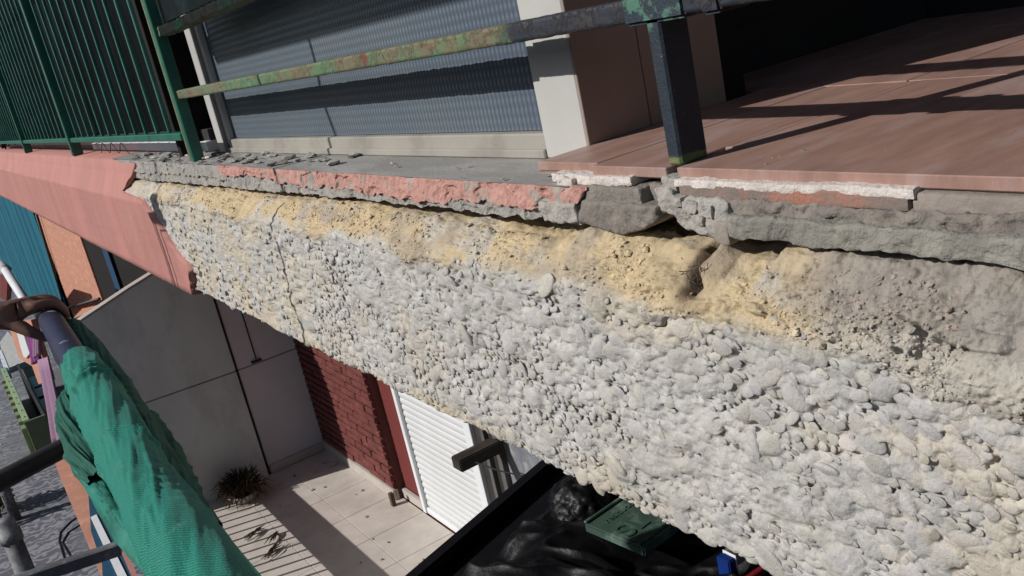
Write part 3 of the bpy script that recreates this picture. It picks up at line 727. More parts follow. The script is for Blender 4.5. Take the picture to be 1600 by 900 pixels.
def post(x0, x1, y0, y1, z0, z1, m, label):
    o = rough_box('post', x0, x1, y0, y1, z0, z1, m, rl, .006, .0008, 60); tag(o, label); return o
def sqtube(name, xc, yc, hw, z0, z1, m, parent, b=.004):
    return box(name, xc - hw, xc + hw, yc - hw, yc + hw, z0, z1, m, parent, b)
tag(box('post', .765, .812, .8465, .8705, -.219, .75, M['post'], rl, .003), 'navy square post with green paint at its foot')
for (y0, y1) in ((.80, .905),): box('rail_joint', XR - .004, XR + .051, y0, y1, -.046, -.0105, M['post'], rl, .004)
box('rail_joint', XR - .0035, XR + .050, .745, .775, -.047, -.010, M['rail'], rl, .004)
# end post of the near railing, green
ep = rl
tag(box('post', .752, .790, 3.125, 3.150, -.245, .75, M['dgreen'], ep, .003), 'green edge post where the near railing meets the next one')
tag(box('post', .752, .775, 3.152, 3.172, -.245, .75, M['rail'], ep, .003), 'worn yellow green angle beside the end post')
tag(box('panel', .762, .768, 2.35, 2.985, .186, .5, M['binlid'], ep, .001), 'light green sheet above the upper rail')
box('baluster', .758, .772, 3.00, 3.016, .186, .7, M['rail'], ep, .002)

# ------------------------------------------------------------------ glazed enclosure
XG = .885
en = thing('glazed_enclosure', 'balcony enclosure with ribbed glass in pale aluminium frames', 'window', (XG, 2.2, -.244))
mesh('glass_pane', boxv(XG + .012, XG + .018, 1.30, 3.10, -.20, 1.5), BF, M['glass'], en)
box('bottom_rail', XG - .008, XG + .03, 1.29, 3.12, -.2425, -.2015, M['alu_cream'], en, .003)
box('bottom_rail', XG - .016, XG + .03, 1.29, 3.12, -.2432, -.2275, M['alu_cream'], en, .002)
box('frame_gap', XG + .0, XG + .03, 1.2575, 1.2615, -.2425, 1.5, M['darkboard'], en, 0)
box('frame_stile', XG - .012, XG + .03, 1.262, 1.2885, -.2425, 1.5, M['alu'], en, .002)
box('corner_post', XG - .020, XG + .004, 1.162, 1.257, -.2435, 1.5, M['alu'], en, .002)
box('frame_stile', XG - .006, XG + .012, 3.10, 3.123, -.2425, 1.5, M['alu'], en, .002)
box('frame_gap', XG + .002, XG + .03, 3.122, 3.17, -.2425, 1.5, M['darkboard'], en, .001)
box('side_post', XG - .012, XG + .05, 3.168, 3.235, -.2425, 1.5, M['alu'], en, .002)
mesh('side_panel', boxv(XG - .0192, .9955, 1.1575, 1.1617, ZF, 1.5), BF, M['board'], en, bevel=.001)
mesh('side_panel', boxv(.998, 1.17, 1.1582, 1.1625, ZF, 1.5), BF, M['board'], en, bevel=.001)
box('top_rail', XG - .02, XG + .05, 1.14, 3.24, 1.5, 1.56, M['alu'], en)
box('mid_wall', 1.1705, 1.22, 1.158, 1.40, ZF - .05, 1.5, M['darkboard'], en)
rw = thing('recess_wall', 'dark end wall of the balcony recess behind the glazed corner', 'wall', (1.6, 1.42, -.22))
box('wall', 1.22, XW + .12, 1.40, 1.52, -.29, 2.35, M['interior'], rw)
box('beige_post', 1.245, 1.32, 1.385, 1.399, ZF, 1.0, M['beige_in'], rw)
box('skirting', 1.322, XW + .1, 1.388, 1.3985, ZF, -.12, M['interior'], rw)
# dark infill between the two enclosures
db = thing('dark_infill_board', 'nearly black board filling the gap left of the glazing', 'board', (1, 3.5, -.24))
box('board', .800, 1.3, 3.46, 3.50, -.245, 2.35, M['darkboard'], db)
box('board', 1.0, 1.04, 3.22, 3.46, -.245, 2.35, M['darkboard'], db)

# ------------------------------------------------------------------ neighbour's railing and glazing
nr = thing('neighbour_railing', 'long green railing of thin vertical bars further along the facade', 'railing', (.75, 6, -.24))
box('bottom_rail', XR - .02, XR + .018, 3.175, 11, -.172, -.1475, M['dgreen'], nr, .003)
box('top_rail', XR - .02, XR + .018, 3.175, 11, .72, .745, M['dgreen'], nr, .003)
me0 = None; y = 3.38; k = 0
while y < 10.9:
    if k in (12, 26): pass
    if me0 is None:
        ob = box('bar', XR - .0065, XR + .0065, y - .0065, y + .0065, -.1473, .7198, M['dgreen_thin'], nr, .002); me0 = ob.data; b0 = ob.location.copy(); y00 = y
    else:
        o2 = bpy.data.objects.new('bar', me0); C.objects.link(o2); o2.parent = nr; o2.location = b0 + Vector((0, y - y00, 0))
    y += .1875; k += 1
for y in (5.63, 8.05): box('post', XR - .028, XR + .026, y - .03, y + .03, -.245, .7195, M['dgreen'], nr, .004)
ne = thing('neighbour_enclosure', 'dark glazing behind the long green railing with white bottom profile', 'window', (.9, 7, -.24))
mesh('glass_pane', boxv(.892, .90, 3.5, 30, -.18, 1.6), BF, M['dglass'], ne)
box('sill_profile', .868, .91, 3.36, 5.75, -.243, -.205, M['white'], ne, .002)
box('lower_panel', .884, .91, 3.36, 5.75, -.2045, -.165, M['jamb'], ne, .002)
box('lower_panel', .884, .91, 5.76, 30, -.243, -.182, M['jamb'], ne, .002)
wv = tubev([(.80, 4.75 + .12 * t, -.238 + .05 * math.cos(t * 1.6) ** 2 * (1 if t < 4 else .4)) for t in np.linspace(-3, 3, 26)], .0018, 5)
o = mesh('loose_cable', wv[0], wv[1], M['rope'], None, True); tag(o, 'thin dark cable looped in front of the white profile', 'cable')
# plant behind the far end of the railing
def leafy(name, base, n, rad, h, m1, stem_m, label, cat, ls=.03, group=None, spread=1):
    t = thing(name, label, cat, base, group); V = []; Fq = []
    b = np.array(base)
    for k in range(n):
        u = RS.normal(0, 1, 3); u /= np.linalg.norm(u); rr = RS.rand() ** .4
        p = b + np.array([u[0] * rad * rr, u[1] * rad * rr * spread, h * .55 + u[2] * h * .5 * rr])
        a = RS.normal(0, 1, 3); a /= np.linalg.norm(a); c = np.cross(a, RS.normal(0, 1, 3)); c /= np.linalg.norm(c); l = ls * RS.uniform(.6, 1.4)
        i = len(V); V += [p - a * l, p + c * l * .35, p + a * l, p - c * l * .35]; Fq.append((i, i + 1, i + 2, i + 3))
    mesh('foliage', V, Fq, m1, t); parts = [tubev([b, b + np.array([RS.normal(0, rad * .4), RS.normal(0, rad * .4), h * .8])], .004, 5) for _ in range(6)]
    v, f = join(parts); mesh('stem', v, f, stem_m, t); return t
p_ = np.array([.80, 10.4, -.24]); leafy('potted_plant', p_, 420, .10, .32, M['leaf'], M['twig'], 'bushy dark plant at the far end of the green railing', 'plant', .03)

# ================================================================== lower balcony
lf = thing('lower_balcony_floor', 'pale tiled floor of the balcony below', None, (1.4, 5, ZS)); lf['kind'] = 'structure'; del lf['label']
box('floor_slab', .72, XW + .12, 1.5, 6.95, -3.62, ZS - .016, M['pink'], lf, 0)
td = .40; yy = 6.86; lm = None
k = 0
while yy > 1.7:
    xx = XW + .034
    for j in range(4):
        x1 = xx; x0 = max(.73, xx - td + .004)
        if x1 - x0 > .05:
            o = mesh('floor_tile', boxv(x0, x1, yy - td + .004, yy, ZS - .0075, ZS + RS.uniform(0, .0012)), BF, M['floort'], lf, bevel=.0015)
        xx -= td
    yy -= td; k += 1
box('tile_bed', .735, XW + .03, 1.6, 6.88, ZS - .0155, ZS - .0030, M['floort'], lf, 0)
# wall of the lower balcony
lw = thing('brick_wall', 'dark red painted brick wall of the balcony below', 'wall', (XW, 6, ZS))
box('backing', XW + .018, XW + .119, 5.57, 6.95, ZS, -.74, M['redmortar'], lw, 0)
bh, bl = .056, .27; z = ZS + .085; r = 0; me0 = None
while z < -1.55:
    y = 5.572 - (0 if r % 2 else bl * .5)
    while y < 6.88:
        a = max(y, 5.572); b = min(y + bl - .010, 6.884)
        if b - a > .04:
            full = abs((b - a) - (bl - .010)) < 1e-6
            j = RS.normal(0, .003)
            if full and me0 is not None:
                o = bpy.data.objects.new('brick', me0); C.objects.link(o); o.parent = lw; o.location = b00 + Vector((j, a - a0, z - z0)); o.rotation_euler = (RS.normal(0, .006), 0, RS.normal(0, .008))
            else:
                o = mesh('brick', boxv(XW - .012, XW + .03, a, b, z, z + bh - .013), BF, M['redbrick'], lw, bevel=.003)
                if full: me0 = o.data; b00 = o.location.copy(); a0 = a; z0 = z
        y += bl
    z += bh; r += 1
box('plaster_panel', XW + .070, XW + .119, 5.262, 5.569, ZS + .07, -.74, M['redpaint'], lw, .002)
box('skirting', XW - .022, XW + .016, 5.565, 6.87, ZS + .001, ZS + .08, M['skirt'], lw, .004)
box('skirting', XW + .040, XW + .069, 5.262, 5.562, ZS + .001, ZS + .07, M['skirt'], lw, .004)
fl = mesh('broken_skirting', boxv(XW - .075, XW - .045, 5.50, 5.535, ZS + .001, ZS + .10), BF, M['twig'], None, bevel=.003); tag(fl, 'small brown piece of broken skirting standing at the brick corner', 'fragment')
# roller shutter
rs = thing('roller_shutter', 'white horizontal slat roller shutter lit by the sun', 'shutter', (XW + .05, 4.8, ZS))
box('frame', XW + .035, XW + .10, 5.215, 5.258, ZS + .002, -.9, M['white'], rs, .003)
box('frame', XW + .025, XW + .10, 4.245, 4.325, ZS + .002, -.9, M['white'], rs, .003)
box('bottom_bar', XW + .045, XW + .09, 4.327, 5.213, ZS + .002, ZS + .045, M['white'], rs, .003)
sp = .047; z = ZS + .048; prof = [(-.002, 0), (-.0065, .008), (-.009, .022), (-.0075, .036), (-.002, .0455), (.008, .0455), (.008, 0)]
v = [(XW + .066 + a, 4.328, b) for a, b in prof] + [(XW + .066 + a, 5.212, b) for a, b in prof]; n = len(prof)
fcs = [(i, (i + 1) % n, n + (i + 1) % n, n + i) for i in range(n)] + [tuple(range(n)), tuple(range(2 * n - 1, n - 1, -1))]
me0 = None
while z < -1.2:
    if me0 is None: o = mesh('slat', np.array(v) + np.array([0, 0, z]), fcs, M['shutter'], rs); me0 = o.data; b0 = o.location.copy(); z0 = z
    else: o = bpy.data.objects.new('slat', me0); C.objects.link(o); o.parent = rs; o.location = b0 + Vector((0, 0, z - z0))
    z += sp
box('curtain_box', XW - .0, XW + .119, 4.25, 5.26, -.9, -.74, M['white'], rs)
# window jambs to the right of the shutter
jw = thing('dark_window', 'dark framed window right of the shutter with grey marbled panel', 'window', (XW, 3.9, ZS))
for (a, b, m, x) in ((4.150, 4.243, 'jamb', .05), (4.115, 4.148, 'jamb2', .035), (4.03, 4.113, 'jamb', .06), (3.985, 4.028, 'jamb2', .04), (3.90, 3.983, 'marble', .07)):
    box('frame_strip', XW + x, XW + .118, a, b, ZS, -.74, M[m], jw, .002)
box('marbled_panel', XW + .058, XW + .118, 3.0, 3.898, ZS, -.74, M['marble'], jw, .002)
box('wall', XW + .09, XW + .1185, 1.5, 2.998, ZS, -.74, M['interior'], jw, .002)
wb = thing('wooden_beam', 'dark weathered timber offcut jutting beside the white shutter frame', 'timber', (1.9, 4.2, -2.1))
p0 = on(1, 4.02, 735, 712); p1 = on(0, XW + .02, 800, 693)
box('beam', 1.77, XW + .03, 3.93, 4.02, -2.145, -2.075, M['darkwood'], wb, .006)
a = on(0, 1.85, 742, 722); b = on(0, 1.85, 818, 744)
o = tube('wire', [a, (a + b) / 2 + np.array([0, 0, -.01]), b, b + (b - a) * .8], .004, M['rope'], None, 6); tag(o, 'thin black wire running down from the timber offcut', 'wire')
# partition
pt = thing('balcony_partition', 'tall grey rendered partition between the lower balconies, in shade', 'partition', (1.3, 6.9, ZS))
def slabpoly(name, pts, y0, y1, m, parent, bevel=.004):
    n = len(pts); V = [(x, y0, z) for x, z in pts] + [(x, y1, z) for x, z in pts]
    Fq = [tuple(range(n)), tuple(range(2 * n - 1, n - 1, -1))] + [((i + 1) % n, i, n + i, n + (i + 1) % n) for i in range(n)]
    return mesh(name, V, Fq, m, parent, bevel=bevel)
def topz(x): return float(np.interp(x, [.30, .484, .618, .957, 1.129, 1.5, 2.0], [-1.60, -1.415, -1.372, -1.268, -1.222, -1.12, -1.0]))
tag(slabpoly('panel', [(.484, -2.075), (1.487, -2.105), (1.487, topz(1.487)), (1.129, topz(1.129)), (.957, topz(.957)), (.618, topz(.618)), (.484, topz(.484))], 6.85, 6.93, M['partgrey'], pt), 'upper olive grey panel with sloping top')
slabpoly('panel', [(.484, ZS - .3), (1.487, ZS - .3), (1.487, -2.112), (.484, -2.082)], 6.85, 6.93, M['partgrey'], pt)
tag(slabpoly('panel', [(1.513, -2.115), (XW + .01, -2.115), (XW + .01, -1.0), (1.513, -1.1)], 6.884, 6.94, M['partmauve'], pt), 'upper mauve grey panel next to the brick wall')
slabpoly('panel', [(1.513, ZS), (XW + .01, ZS), (XW + .01, -2.121), (1.513, -2.121)], 6.884, 6.94, M['partmauve'], pt)
box('groove_strip', .50, XW + .015, 6.90, 6.925, ZS - .28, -1.48, M['groove'], pt, 0)
box('skirting', 1.515, XW - .024, 6.862, 6.883, ZS + .001, ZS + .07, M['skirt'], pt, .003)
slabpoly('coping', [(.474, topz(.484) - .005), (.484, topz(.484) + .004), (.618, topz(.618) + .004), (.957, topz(.957) + .004), (1.487, topz(1.487) + .004), (1.487, topz(1.487) + .014), (.957, topz(.957) + .014), (.618, topz(.618) + .014), (.474, topz(.484) + .010)], 6.845, 6.935, M['skirt'], pt, .001)
box('conduit', 1.66, 1.668, 6.872, 6.880, -2.08, -1.4, M['groove'], pt, 0)
box('hook', 1.62, 1.70, 6.865, 6.882, -2.105, -2.088, M['groove'], pt, 0)
# lower railing (its shadow crosses the floor)
lr = thing('lower_balcony_railing', 'railing with thin bars and deep handrail on the balcony below', 'railing', (.78, 5, ZS))
me0 = None; y = 2.0
while y < 6.8:
    if me0 is None: o = box('bar', .772, .790, y - .009, y + .009, ZS, ZS + .352, M['dgreen_thin'], lr, .002); me0 = o.data; b0 = o.location.copy(); y00 = y
    else: o = bpy.data.objects.new('bar', me0); C.objects.link(o); o.parent = lr; o.location = b0 + Vector((0, y - y00, 0))
    y += .115
box('handrail', .76, .80, 1.9, 6.84, ZS + .352, ZS + .495, M['dgreen'], lr, .004)
# dried plant in a pot
pp = thing('flower_pot', 'dried up plant in a wide pale pot at the foot of the partition', 'plant pot', (1.22, 6.62, ZS))
V = []; Fq = []
rings = [(.06, 0), (.085, .015), (.12, .065), (.128, .072), (.12, .076), (.11, .066), (.0, .06)]
for rr, zz in rings:
    for q in range(20): V.append((1.22 + rr * math.cos(q * math.pi / 10), 6.62 + rr * math.sin(q * math.pi / 10), ZS + zz))
for i in range(len(rings) - 1):
    for q in range(20): Fq.append((i * 20 + q, i * 20 + (q + 1) % 20, (i + 1) * 20 + (q + 1) % 20, (i + 1) * 20 + q))
mesh('pot', V, Fq, M['skirt'], pp, True)
bl_ = []
for k in range(420):
    a = RS.uniform(0, 6.283); r0 = .09 * math.sqrt(RS.rand()); b = np.array([1.22 + r0 * math.cos(a), 6.62 + r0 * math.sin(a), ZS + .065]); a += RS.normal(0, .6); l = RS.uniform(.03, .16)
    e = b + np.array([math.cos(a) * l, math.sin(a) * l, RS.uniform(-.06, .10)]); mdl = (b + e) / 2 + np.array([RS.normal(0, .015), RS.normal(0, .015), RS.uniform(.02, .09)])
    bl_.append(tubev([b, mdl, e], [.003, .0045, .001], 3))
v, f = join(bl_); mesh('dry_leaves', v, f, M['brown_in'], pp)
bl_ = []
for k in range(220):
    a = RS.uniform(0, 6.283); r0 = .07 * math.sqrt(RS.rand()); b = np.array([1.24 + r0 * math.cos(a), 6.66 + r0 * math.sin(a), ZS + .075]); l = RS.uniform(.01, .10)
    e = b + np.array([math.cos(a) * l, math.sin(a) * l, RS.uniform(.04, .16)]); mdl = (b + e) / 2 + np.array([RS.normal(0, .012), RS.normal(0, .012), .03])
    bl_.append(tubev([b, mdl, e], [.003, .006, .001], 3))
v, f = join(bl_); mesh('green_leaves', v, f, M['leaf'], pp)
for (a, b, an, lab) in ((398, 833, .5, 'dry leaf curl nearest the plant pot on the barred shadow'), (432, 838, .9, 'dry leaf curl nearest the dark shadow band'), (427, 860, .4, 'lowest dry leaf curl among the bar shadows')):
    p = on(2, ZS + .02, a, b); t = []
    for k in range(7):
        q = p + RS.normal(0, .015, 3) * np.array([1, 1, .3]); d = np.array([math.cos(an + RS.normal(0, .25)), math.sin(an + RS.normal(0, .25)), RS.normal(0, .15)]) * .07
        t.append(tubev([q - d, q + np.array([0, 0, .012]), q + d], [.002, .007, .002], 4))
    v, f = join(t); tag(mesh('dry_leaf', v, f, M['twig'], None), lab, 'dry leaf', 'dry leaves on the lower floor')
for (a, b, s) in ((487, 765, .016), (565, 766, .014), (493, 738, .022), (436, 791, .014), (520, 725, .05), (508, 722, .03)):
    p = on(2, ZS + .006, a, b); V = ICO1[0] * (1 + .3 * RS.uniform(-1, 1, (len(ICO1[0]), 1))) * np.array([s, s, .006]) + p
    o = mesh('plaster_chip', V, ICO1[1], M['skirt'], lf)

for k in range(26):
    p = on(2, ZS + .004, RS.uniform(420, 700), RS.uniform(710, 890))
    if not (1.0 < p[0] < 1.95 and 4.3 < p[1] < 6.8): continue
    s_ = RS.uniform(.005, .014); V = ICO1[0] * (1 + .3 * RS.uniform(-1, 1, (len(ICO1[0]), 1))) * np.array([s_, s_ * 1.5, .004]) + p
    mesh('litter', V, ICO1[1], M['twig' if k % 2 else 'grey_plaster'], lf)
# black cabinet and clutter on the lower balcony, near side
ZC = -1.80
cb = thing('black_cabinet', 'large black plastic sheeted box on the lower balcony', 'box', (1.4, 2.4, ZS))
A = np.array([.80, 2.735]); B = np.array([1.90, 3.115]); nrm = np.array([.33, -.944]); Cc = B + nrm * 1.5; D = A + nrm * 1.5
V = [(A[0], A[1], ZS), (B[0], B[1], ZS), (Cc[0], Cc[1], ZS), (D[0], D[1], ZS)] + [(q[0], q[1], ZC - .06) for q in (A, B, Cc, D)]
mesh('body', V, BF, M['blackpl'], cb, bevel=.01)
def rimbar(P0, P1):
    d = (P1 - P0) / np.linalg.norm(P1 - P0); n = np.array([d[1], -d[0]]) * .035
    V = [(*(P0 - n), ZC - .059), (*(P1 - n), ZC - .059), (*(P1 + n), ZC - .059), (*(P0 + n), ZC - .059), (*(P0 - n), ZC), (*(P1 - n), ZC), (*(P1 + n), ZC), (*(P0 + n), ZC)]
    mesh('rim', V, BF, M['blackpl'], cb, bevel=.012)
rimbar(A, B); rimbar(A + nrm * .07, D)
def bag(cx, cy, cz, sx, sy, sz, lab, seed, fr=3.0):
    V, Fq = ico(5); V = V.copy(); n = fbm(V[:, 0] * fr + seed, V[:, 1] * fr, V[:, 2] * fr, 4); rd = np.abs(fbm(V[:, 0] * 2.2 + seed, V[:, 1] * 5, V[:, 2] * 2.2 + 3, 3))
    V = V * (1 + .13 * n - .10 * sstep(.09, .0, rd))[:, None]; V = V * np.array([sx, sy, sz]) + np.array([cx, cy, cz]); V[:, 2] = np.maximum(V[:, 2], ZC - .058)
    o = fastmesh('rubbish_bag', V, Fq, M['bag'], None); tag(o, lab, 'bag')
n_ = 260; g1, g2 = np.meshgrid(np.linspace(0, 1, n_), np.linspace(0, 1, n_), indexing='ij')
q0, q1, q3 = A + nrm * .16 + (B - A) * .05, A + nrm * .16 + (B - A) * .86, A + nrm * 1.42 + (B - A) * .05
tx = q0[0] + (q1[0] - q0[0]) * g1 + (q3[0] - q0[0]) * g2; ty = q0[1] + (q1[1] - q0[1]) * g1 + (q3[1] - q0[1]) * g2
rid = 1 - np.abs(fbm(tx * 3.1, ty * 2.4, 5., 2)) * 3.2; rid2 = 1 - np.abs(fbm(tx * 8 + ty * 3, ty * 7, 15., 2)) * 3.
tz = -1.80 + .055 * np.clip(rid, -.6, 1) + .016 * np.clip(rid2, -.5, 1) + .045 * fbm(tx * 2, ty * 2, 8., 2)
dl_ = np.minimum(np.minimum(g1, 1 - g1), np.minimum(g2, 1 - g2)); tz = tz * sstep(0, .06, dl_) + (-1.858) * (1 - sstep(0, .06, dl_)); tz = np.maximum(tz, -1.858)
o = fastmesh('black_tarpaulin', np.stack([tx, ty, tz], -1).reshape(-1, 3), grid_faces(n_, n_), M['bag'], None)
md = o.modifiers.new('thick', 'SOLIDIFY'); md.thickness = .002; tag(o, 'creased black plastic sheet spread over the black box below the slab', 'tarpaulin')
q = on(2, -1.70, 905, 775); bag(q[0] + .05, q[1] + .06, -1.80, .14, .14, .13, 'wrinkled black bag behind the green lid, under the slab edge', 9, 2.6)
gb = thing('green_container', 'green plastic lid with raised lettering among the black bags', 'lid', (1.6, 2.3, -1.75))
G = [on(2, -1.70, x, y) for (x, y) in ((912, 818), (985, 768), (1075, 822), (1005, 857))]
G[1] = G[1] + (G[1] - G[0]) * .5; G[2] = G[2] + (G[2] - G[3]) * .5
gu = (G[1] - G[0]); gv = (G[3] - G[0]); G = [G[0], G[1], G[0] + gu + gv, G[3]]
G = [np.array([p[0], p[1], p[2]]) for p in G]
def quadbox(name, Q, z0, z1, m, parent, bevel=.003):
    return mesh(name, [(p[0], p[1], z0) for p in Q] + [(p[0], p[1], z1) for p in Q], BF, m, parent, bevel=bevel)
quadbox('lid', G, -1.735, -1.70, M['binlid'], gb, .006)
def GP(s, t, e=.0): return G[0] + gu * s + gv * t + np.array([0, 0, e])
quadbox('rim_ridge', [GP(0, .0), GP(1, .0), GP(1, .05), GP(0, .05)], -1.699, -1.690, M['binlid'], gb)
quadbox('rim_ridge', [GP(0, .90), GP(1, .90), GP(1, .94), GP(0, .94)], -1.699, -1.692, M['binlid'], gb)
def word(txt, s, t, size, m, ang=None, name='lettering', z=-1.6985, ext=.0016):
    cu = bpy.data.curves.new(name, 'FONT'); cu.body = txt; cu.size = size; cu.extrude = ext
    to = bpy.data.objects.new('tmp', cu); C.objects.link(to); dg = bpy.context.evaluated_depsgraph_get(); me = bpy.data.meshes.new_from_object(to.evaluated_get(dg)); bpy.data.objects.remove(to)
    me.materials.clear(); me.materials.append(m); o = bpy.data.objects.new(name, me); C.objects.link(o); o.parent = gb
    p = GP(s, t); an = math.atan2(gu[1], gu[0]); o.location = Vector((p[0], p[1], z)) - Vector(gb['base']); o.rotation_euler = (0, 0, an); return o
word('residuos no tóxicos', .12, .27, .040, M['binlet'])
def ST(x, y):
    p = on(2, -1.70, x, y) - G[0]; m_ = np.array([[gu[0], gv[0]], [gu[1], gv[1]]]); return np.linalg.solve(m_, p[:2])
word('SL', *ST(982, 842), .115, M['binlet'], ext=.003)
q = on(2, -1.6, 1145, 878)
bl = thing('blue_box', 'blue plastic edge peeking out under the slab at the bottom', 'box', (1.5, 1.6, ZC))
p1 = on(2, -1.7, 1125, 868); box('side', p1[0] - .01, p1[0] + .02, p1[1] - .045, p1[1] + .01, -1.86, -1.70, M['bluepl'], bl, .004); box('white_edge', p1[0] + .021, p1[0] + .025, p1[1] - .045, p1[1] + .01, -1.86, -1.695, M['white'], bl, .001)
p1 = on(2, -1.72, 1165, 898); o = box('red_strip', p1[0] - .05, p1[0] + .06, p1[1] - .02, p1[1] + .0, -1.74, -1.72, M['redpl'], None, .003); tag(o, 'dark red plastic strip at the very bottom beside the slab', 'strip')

# ================================================================== neighbour's lower balcony, further along
fw = thing('far_brick_wall', 'salmon wall of the next lower balcony in full sun', 'wall', (XW, 20, ZS))
o = box('wall', XW - .02, XW + .119, 17.6, 30, -6, -.74, M['orangebrick'], fw, 0)
k = 0
for z in np.arange(-5.4, -1.0, .26):                         # raised courses
    box('course', XW - .028, XW - .021, 17.6, 30, z, z + .235, M['orangebrick'], fw, .002)
box('edge_trim', XW - .03, XW + .1, 17.45, 17.6, -6, -.74, M['orangebrick'], fw, .01)
dk = thing('dark_doorway', 'doorway as a near-black sheet coloured for its shade, with a blue curtain beside the partition', 'doorway', (XW, 12, ZS))
box('opening', XW + .0, XW + .119, 6.97, 17.44, -6, -.74, M['darkboard'], dk, 0)  # solid sheet, the shade of the recess is its near-black colour
pa, pb_ = on(0, XW - .05, 160, 395), on(0, XW - .05, 180, 460)
V = []; Fq = []
for i in range(2):
    for j in range(9):
        V.append((XW - .05 + .02 * math.sin(j * 2.3), 14.7 + j * .055, -1.6 if i == 0 else -4.2))
Fq = [(j, j + 1, 9 + j + 1, 9 + j) for j in range(8)]
mesh('curtain', V, Fq, M['bluecurt'], dk, True)
def pipe_at(x, pts, r, m, name, lab, cat):
    P_ = [on(0, x, a, b) for a, b in pts]; o = tube(name, P_, r, m, None, 6); tag(o, lab, cat); return o
pipe_at(XW - .09, [(57, 335), (88, 435), (115, 525)], .032, M['jamb'], 'drain_pipe', 'thin dark pipe running down the sunny salmon wall', 'pipe')
pipe_at(XW - .12, [(85, 487), (155, 467)], .030, M['jamb'], 'clothes_rod', 'upper dark rod across the salmon wall', 'rod')
pipe_at(XW - .12, [(93, 507), (160, 483)], .030, M['jamb'], 'clothes_rod', 'lower dark rod across the salmon wall, by the pipe end', 'rod')
# teal blind hung in front of the far balcony
tb = thing('teal_blind', 'teal vertically striped awning blind hanging below the pink slab', 'awning', (1.0, 18, -4))
XT = 1.90
Q = [on(0, XT, *p) for p in ((-30, 290), (52, 330), (86, 480), (84, 500), (70, 565), (30, 470))]
yA, yB = on(0, XT, 50, 335)[1], 40.0
rows = 12
def blind(y0, y1, z0, z1, x):
    V = []; n = int((y1 - y0) / .22)
    for i in range(n + 1):
        y = y0 + (y1 - y0) * i / n; off = .05 * (i % 2) + .03 * math.sin(y * 1.7)
        V += [(x + off, y, z1), (x + off, y, z0)]
    A_ = []; B_ = []
    for i in range(n):
        f = (2 * i, 2 * i + 2, 2 * i + 3, 2 * i + 1); (A_ if (i * 7919 % 5) > 1 else B_).append(f)
    mesh('blind_cloth', V, A_, M['teal'], tb); o = mesh('blind_stripes', V, B_, M['teal2'], tb)
blind(yA * .99, 60, -7.0, -.9, XT)
# white railing frame and cloths on the far balcony
wr = thing('white_balcony_rail', 'white sloping handrail at the left edge above the gripping hand', 'handrail', (.7, 14, -2))
for a, b, wd in (((5, 425), (18, 440), .10), ((14, 436), (45, 470), .045)):
    P0, P1 = on(0, .9, *a), on(0, .9, *b)
P0, P1 = on(0, .55, -8, 408), on(0, .55, 46, 480)
P2 = on(0, .55, 8, 422)
tube('rail', [P0, P2], .085, M['white'], wr, 6); tube('rail', [P2, P1], .05, M['white'], wr, 6)
def cloth(x, pts, m, name, lab, cat='cloth', fold=.03, th=.02):
    """a hanging cloth in a vertical plane, with folds"""
    P_ = [on(0, x, *p) for p in pts]; y = [p[1] for p in P_]; z = [p[2] for p in P_]
    (tl, tr, br, bl2) = P_; n = 26; mm = 10; V = []
    for i in range(n + 1):
        s = i / n
        for j in range(mm + 1):
            t = j / mm; p = (tl * (1 - s) + tr * s) * (1 - t) + (bl2 * (1 - s) + br * s) * t
            V.append((x + fold * math.sin(s * 17 + t * 1.3) * (.3 + t), p[1], p[2]))
    Fq = grid_faces(n + 1, mm + 1).tolist(); o = mesh(name, V, Fq, m, None, True)
    md = o.modifiers.new('thick', 'SOLIDIFY'); md.thickness = th; tag(o, lab, cat); return o
cloth(.62, [(60, 562), (78, 556), (112, 700), (82, 690)], M['mauve'], 'hanging_cloth', 'long mauve cloth hanging beside the pale green skip', fold=.04)
cloth(.64, [(40, 505), (50, 510), (66, 560), (52, 570)], M['magenta'], 'hanging_cloth', 'magenta cloth hanging just below the hand')
cloth(.60, [(52, 520), (64, 520), (66, 550), (56, 560)], M['mauve'], 'hanging_cloth', 'small mauve cloth under the end of the pipe')
# stepped facade of the storeys far below
lc = thing('shop_canopy', 'salmon canopy edge of the storey below with blue and white awning', 'canopy', (.6, 17, -6.4))
def zpoly(name, pts, z, th, m, parent, lab=None):
    P_ = [on(2, z, *p) for p in pts]; n = len(P_); V = [(p[0], p[1], z) for p in P_] + [(p[0], p[1], z - th) for p in P_]
    Fq = [tuple(range(n)), tuple(range(2 * n - 1, n - 1, -1))] + [(i, (i + 1) % n, n + (i + 1) % n, n + i) for i in range(n)]
    o = mesh(name, V, Fq, m, parent, bevel=.01)
    if lab: tag(o, lab)
    return o
zpoly('canopy_slab', [(83, 715), (116, 700), (150, 790), (260, 1010), (205, 1010)], -6.2, .25, M['orangebrick'], lc)
zpoly('awning', [(138, 762), (150, 775), (215, 905), (225, 960), (165, 960), (160, 880), (143, 830)], -6.18, .015, M['awnblue'], lc)
zpoly('white_stripe', [(142, 808), (150, 804), (200, 905), (228, 960), (212, 960)], -6.16, .012, M['white'], lc)
zpoly('salmon_trim', [(140, 755), (146, 752), (190, 840), (215, 905), (209, 905), (183, 845)], -6.15, .02, M['pink'], lc)
pw = thing('far_facade', 'salmon and cream strips of facade left of the magenta cloth', 'facade', (.6, 25, -8))
def xpoly(name, x, pts, m, parent, th=.1, lab=None):
    P_ = [on(0, x, *p) for p in pts]; n = len(P_); V = [(x, p[1], p[2]) for p in P_] + [(x + th, p[1], p[2]) for p in P_]
    Fq = [tuple(range(n)), tuple(range(2 * n - 1, n - 1, -1))] + [(i, (i + 1) % n, n + (i + 1) % n, n + i) for i in range(n)]
    o = mesh(name, V, Fq, m, parent)
    if lab: tag(o, lab)
    return o
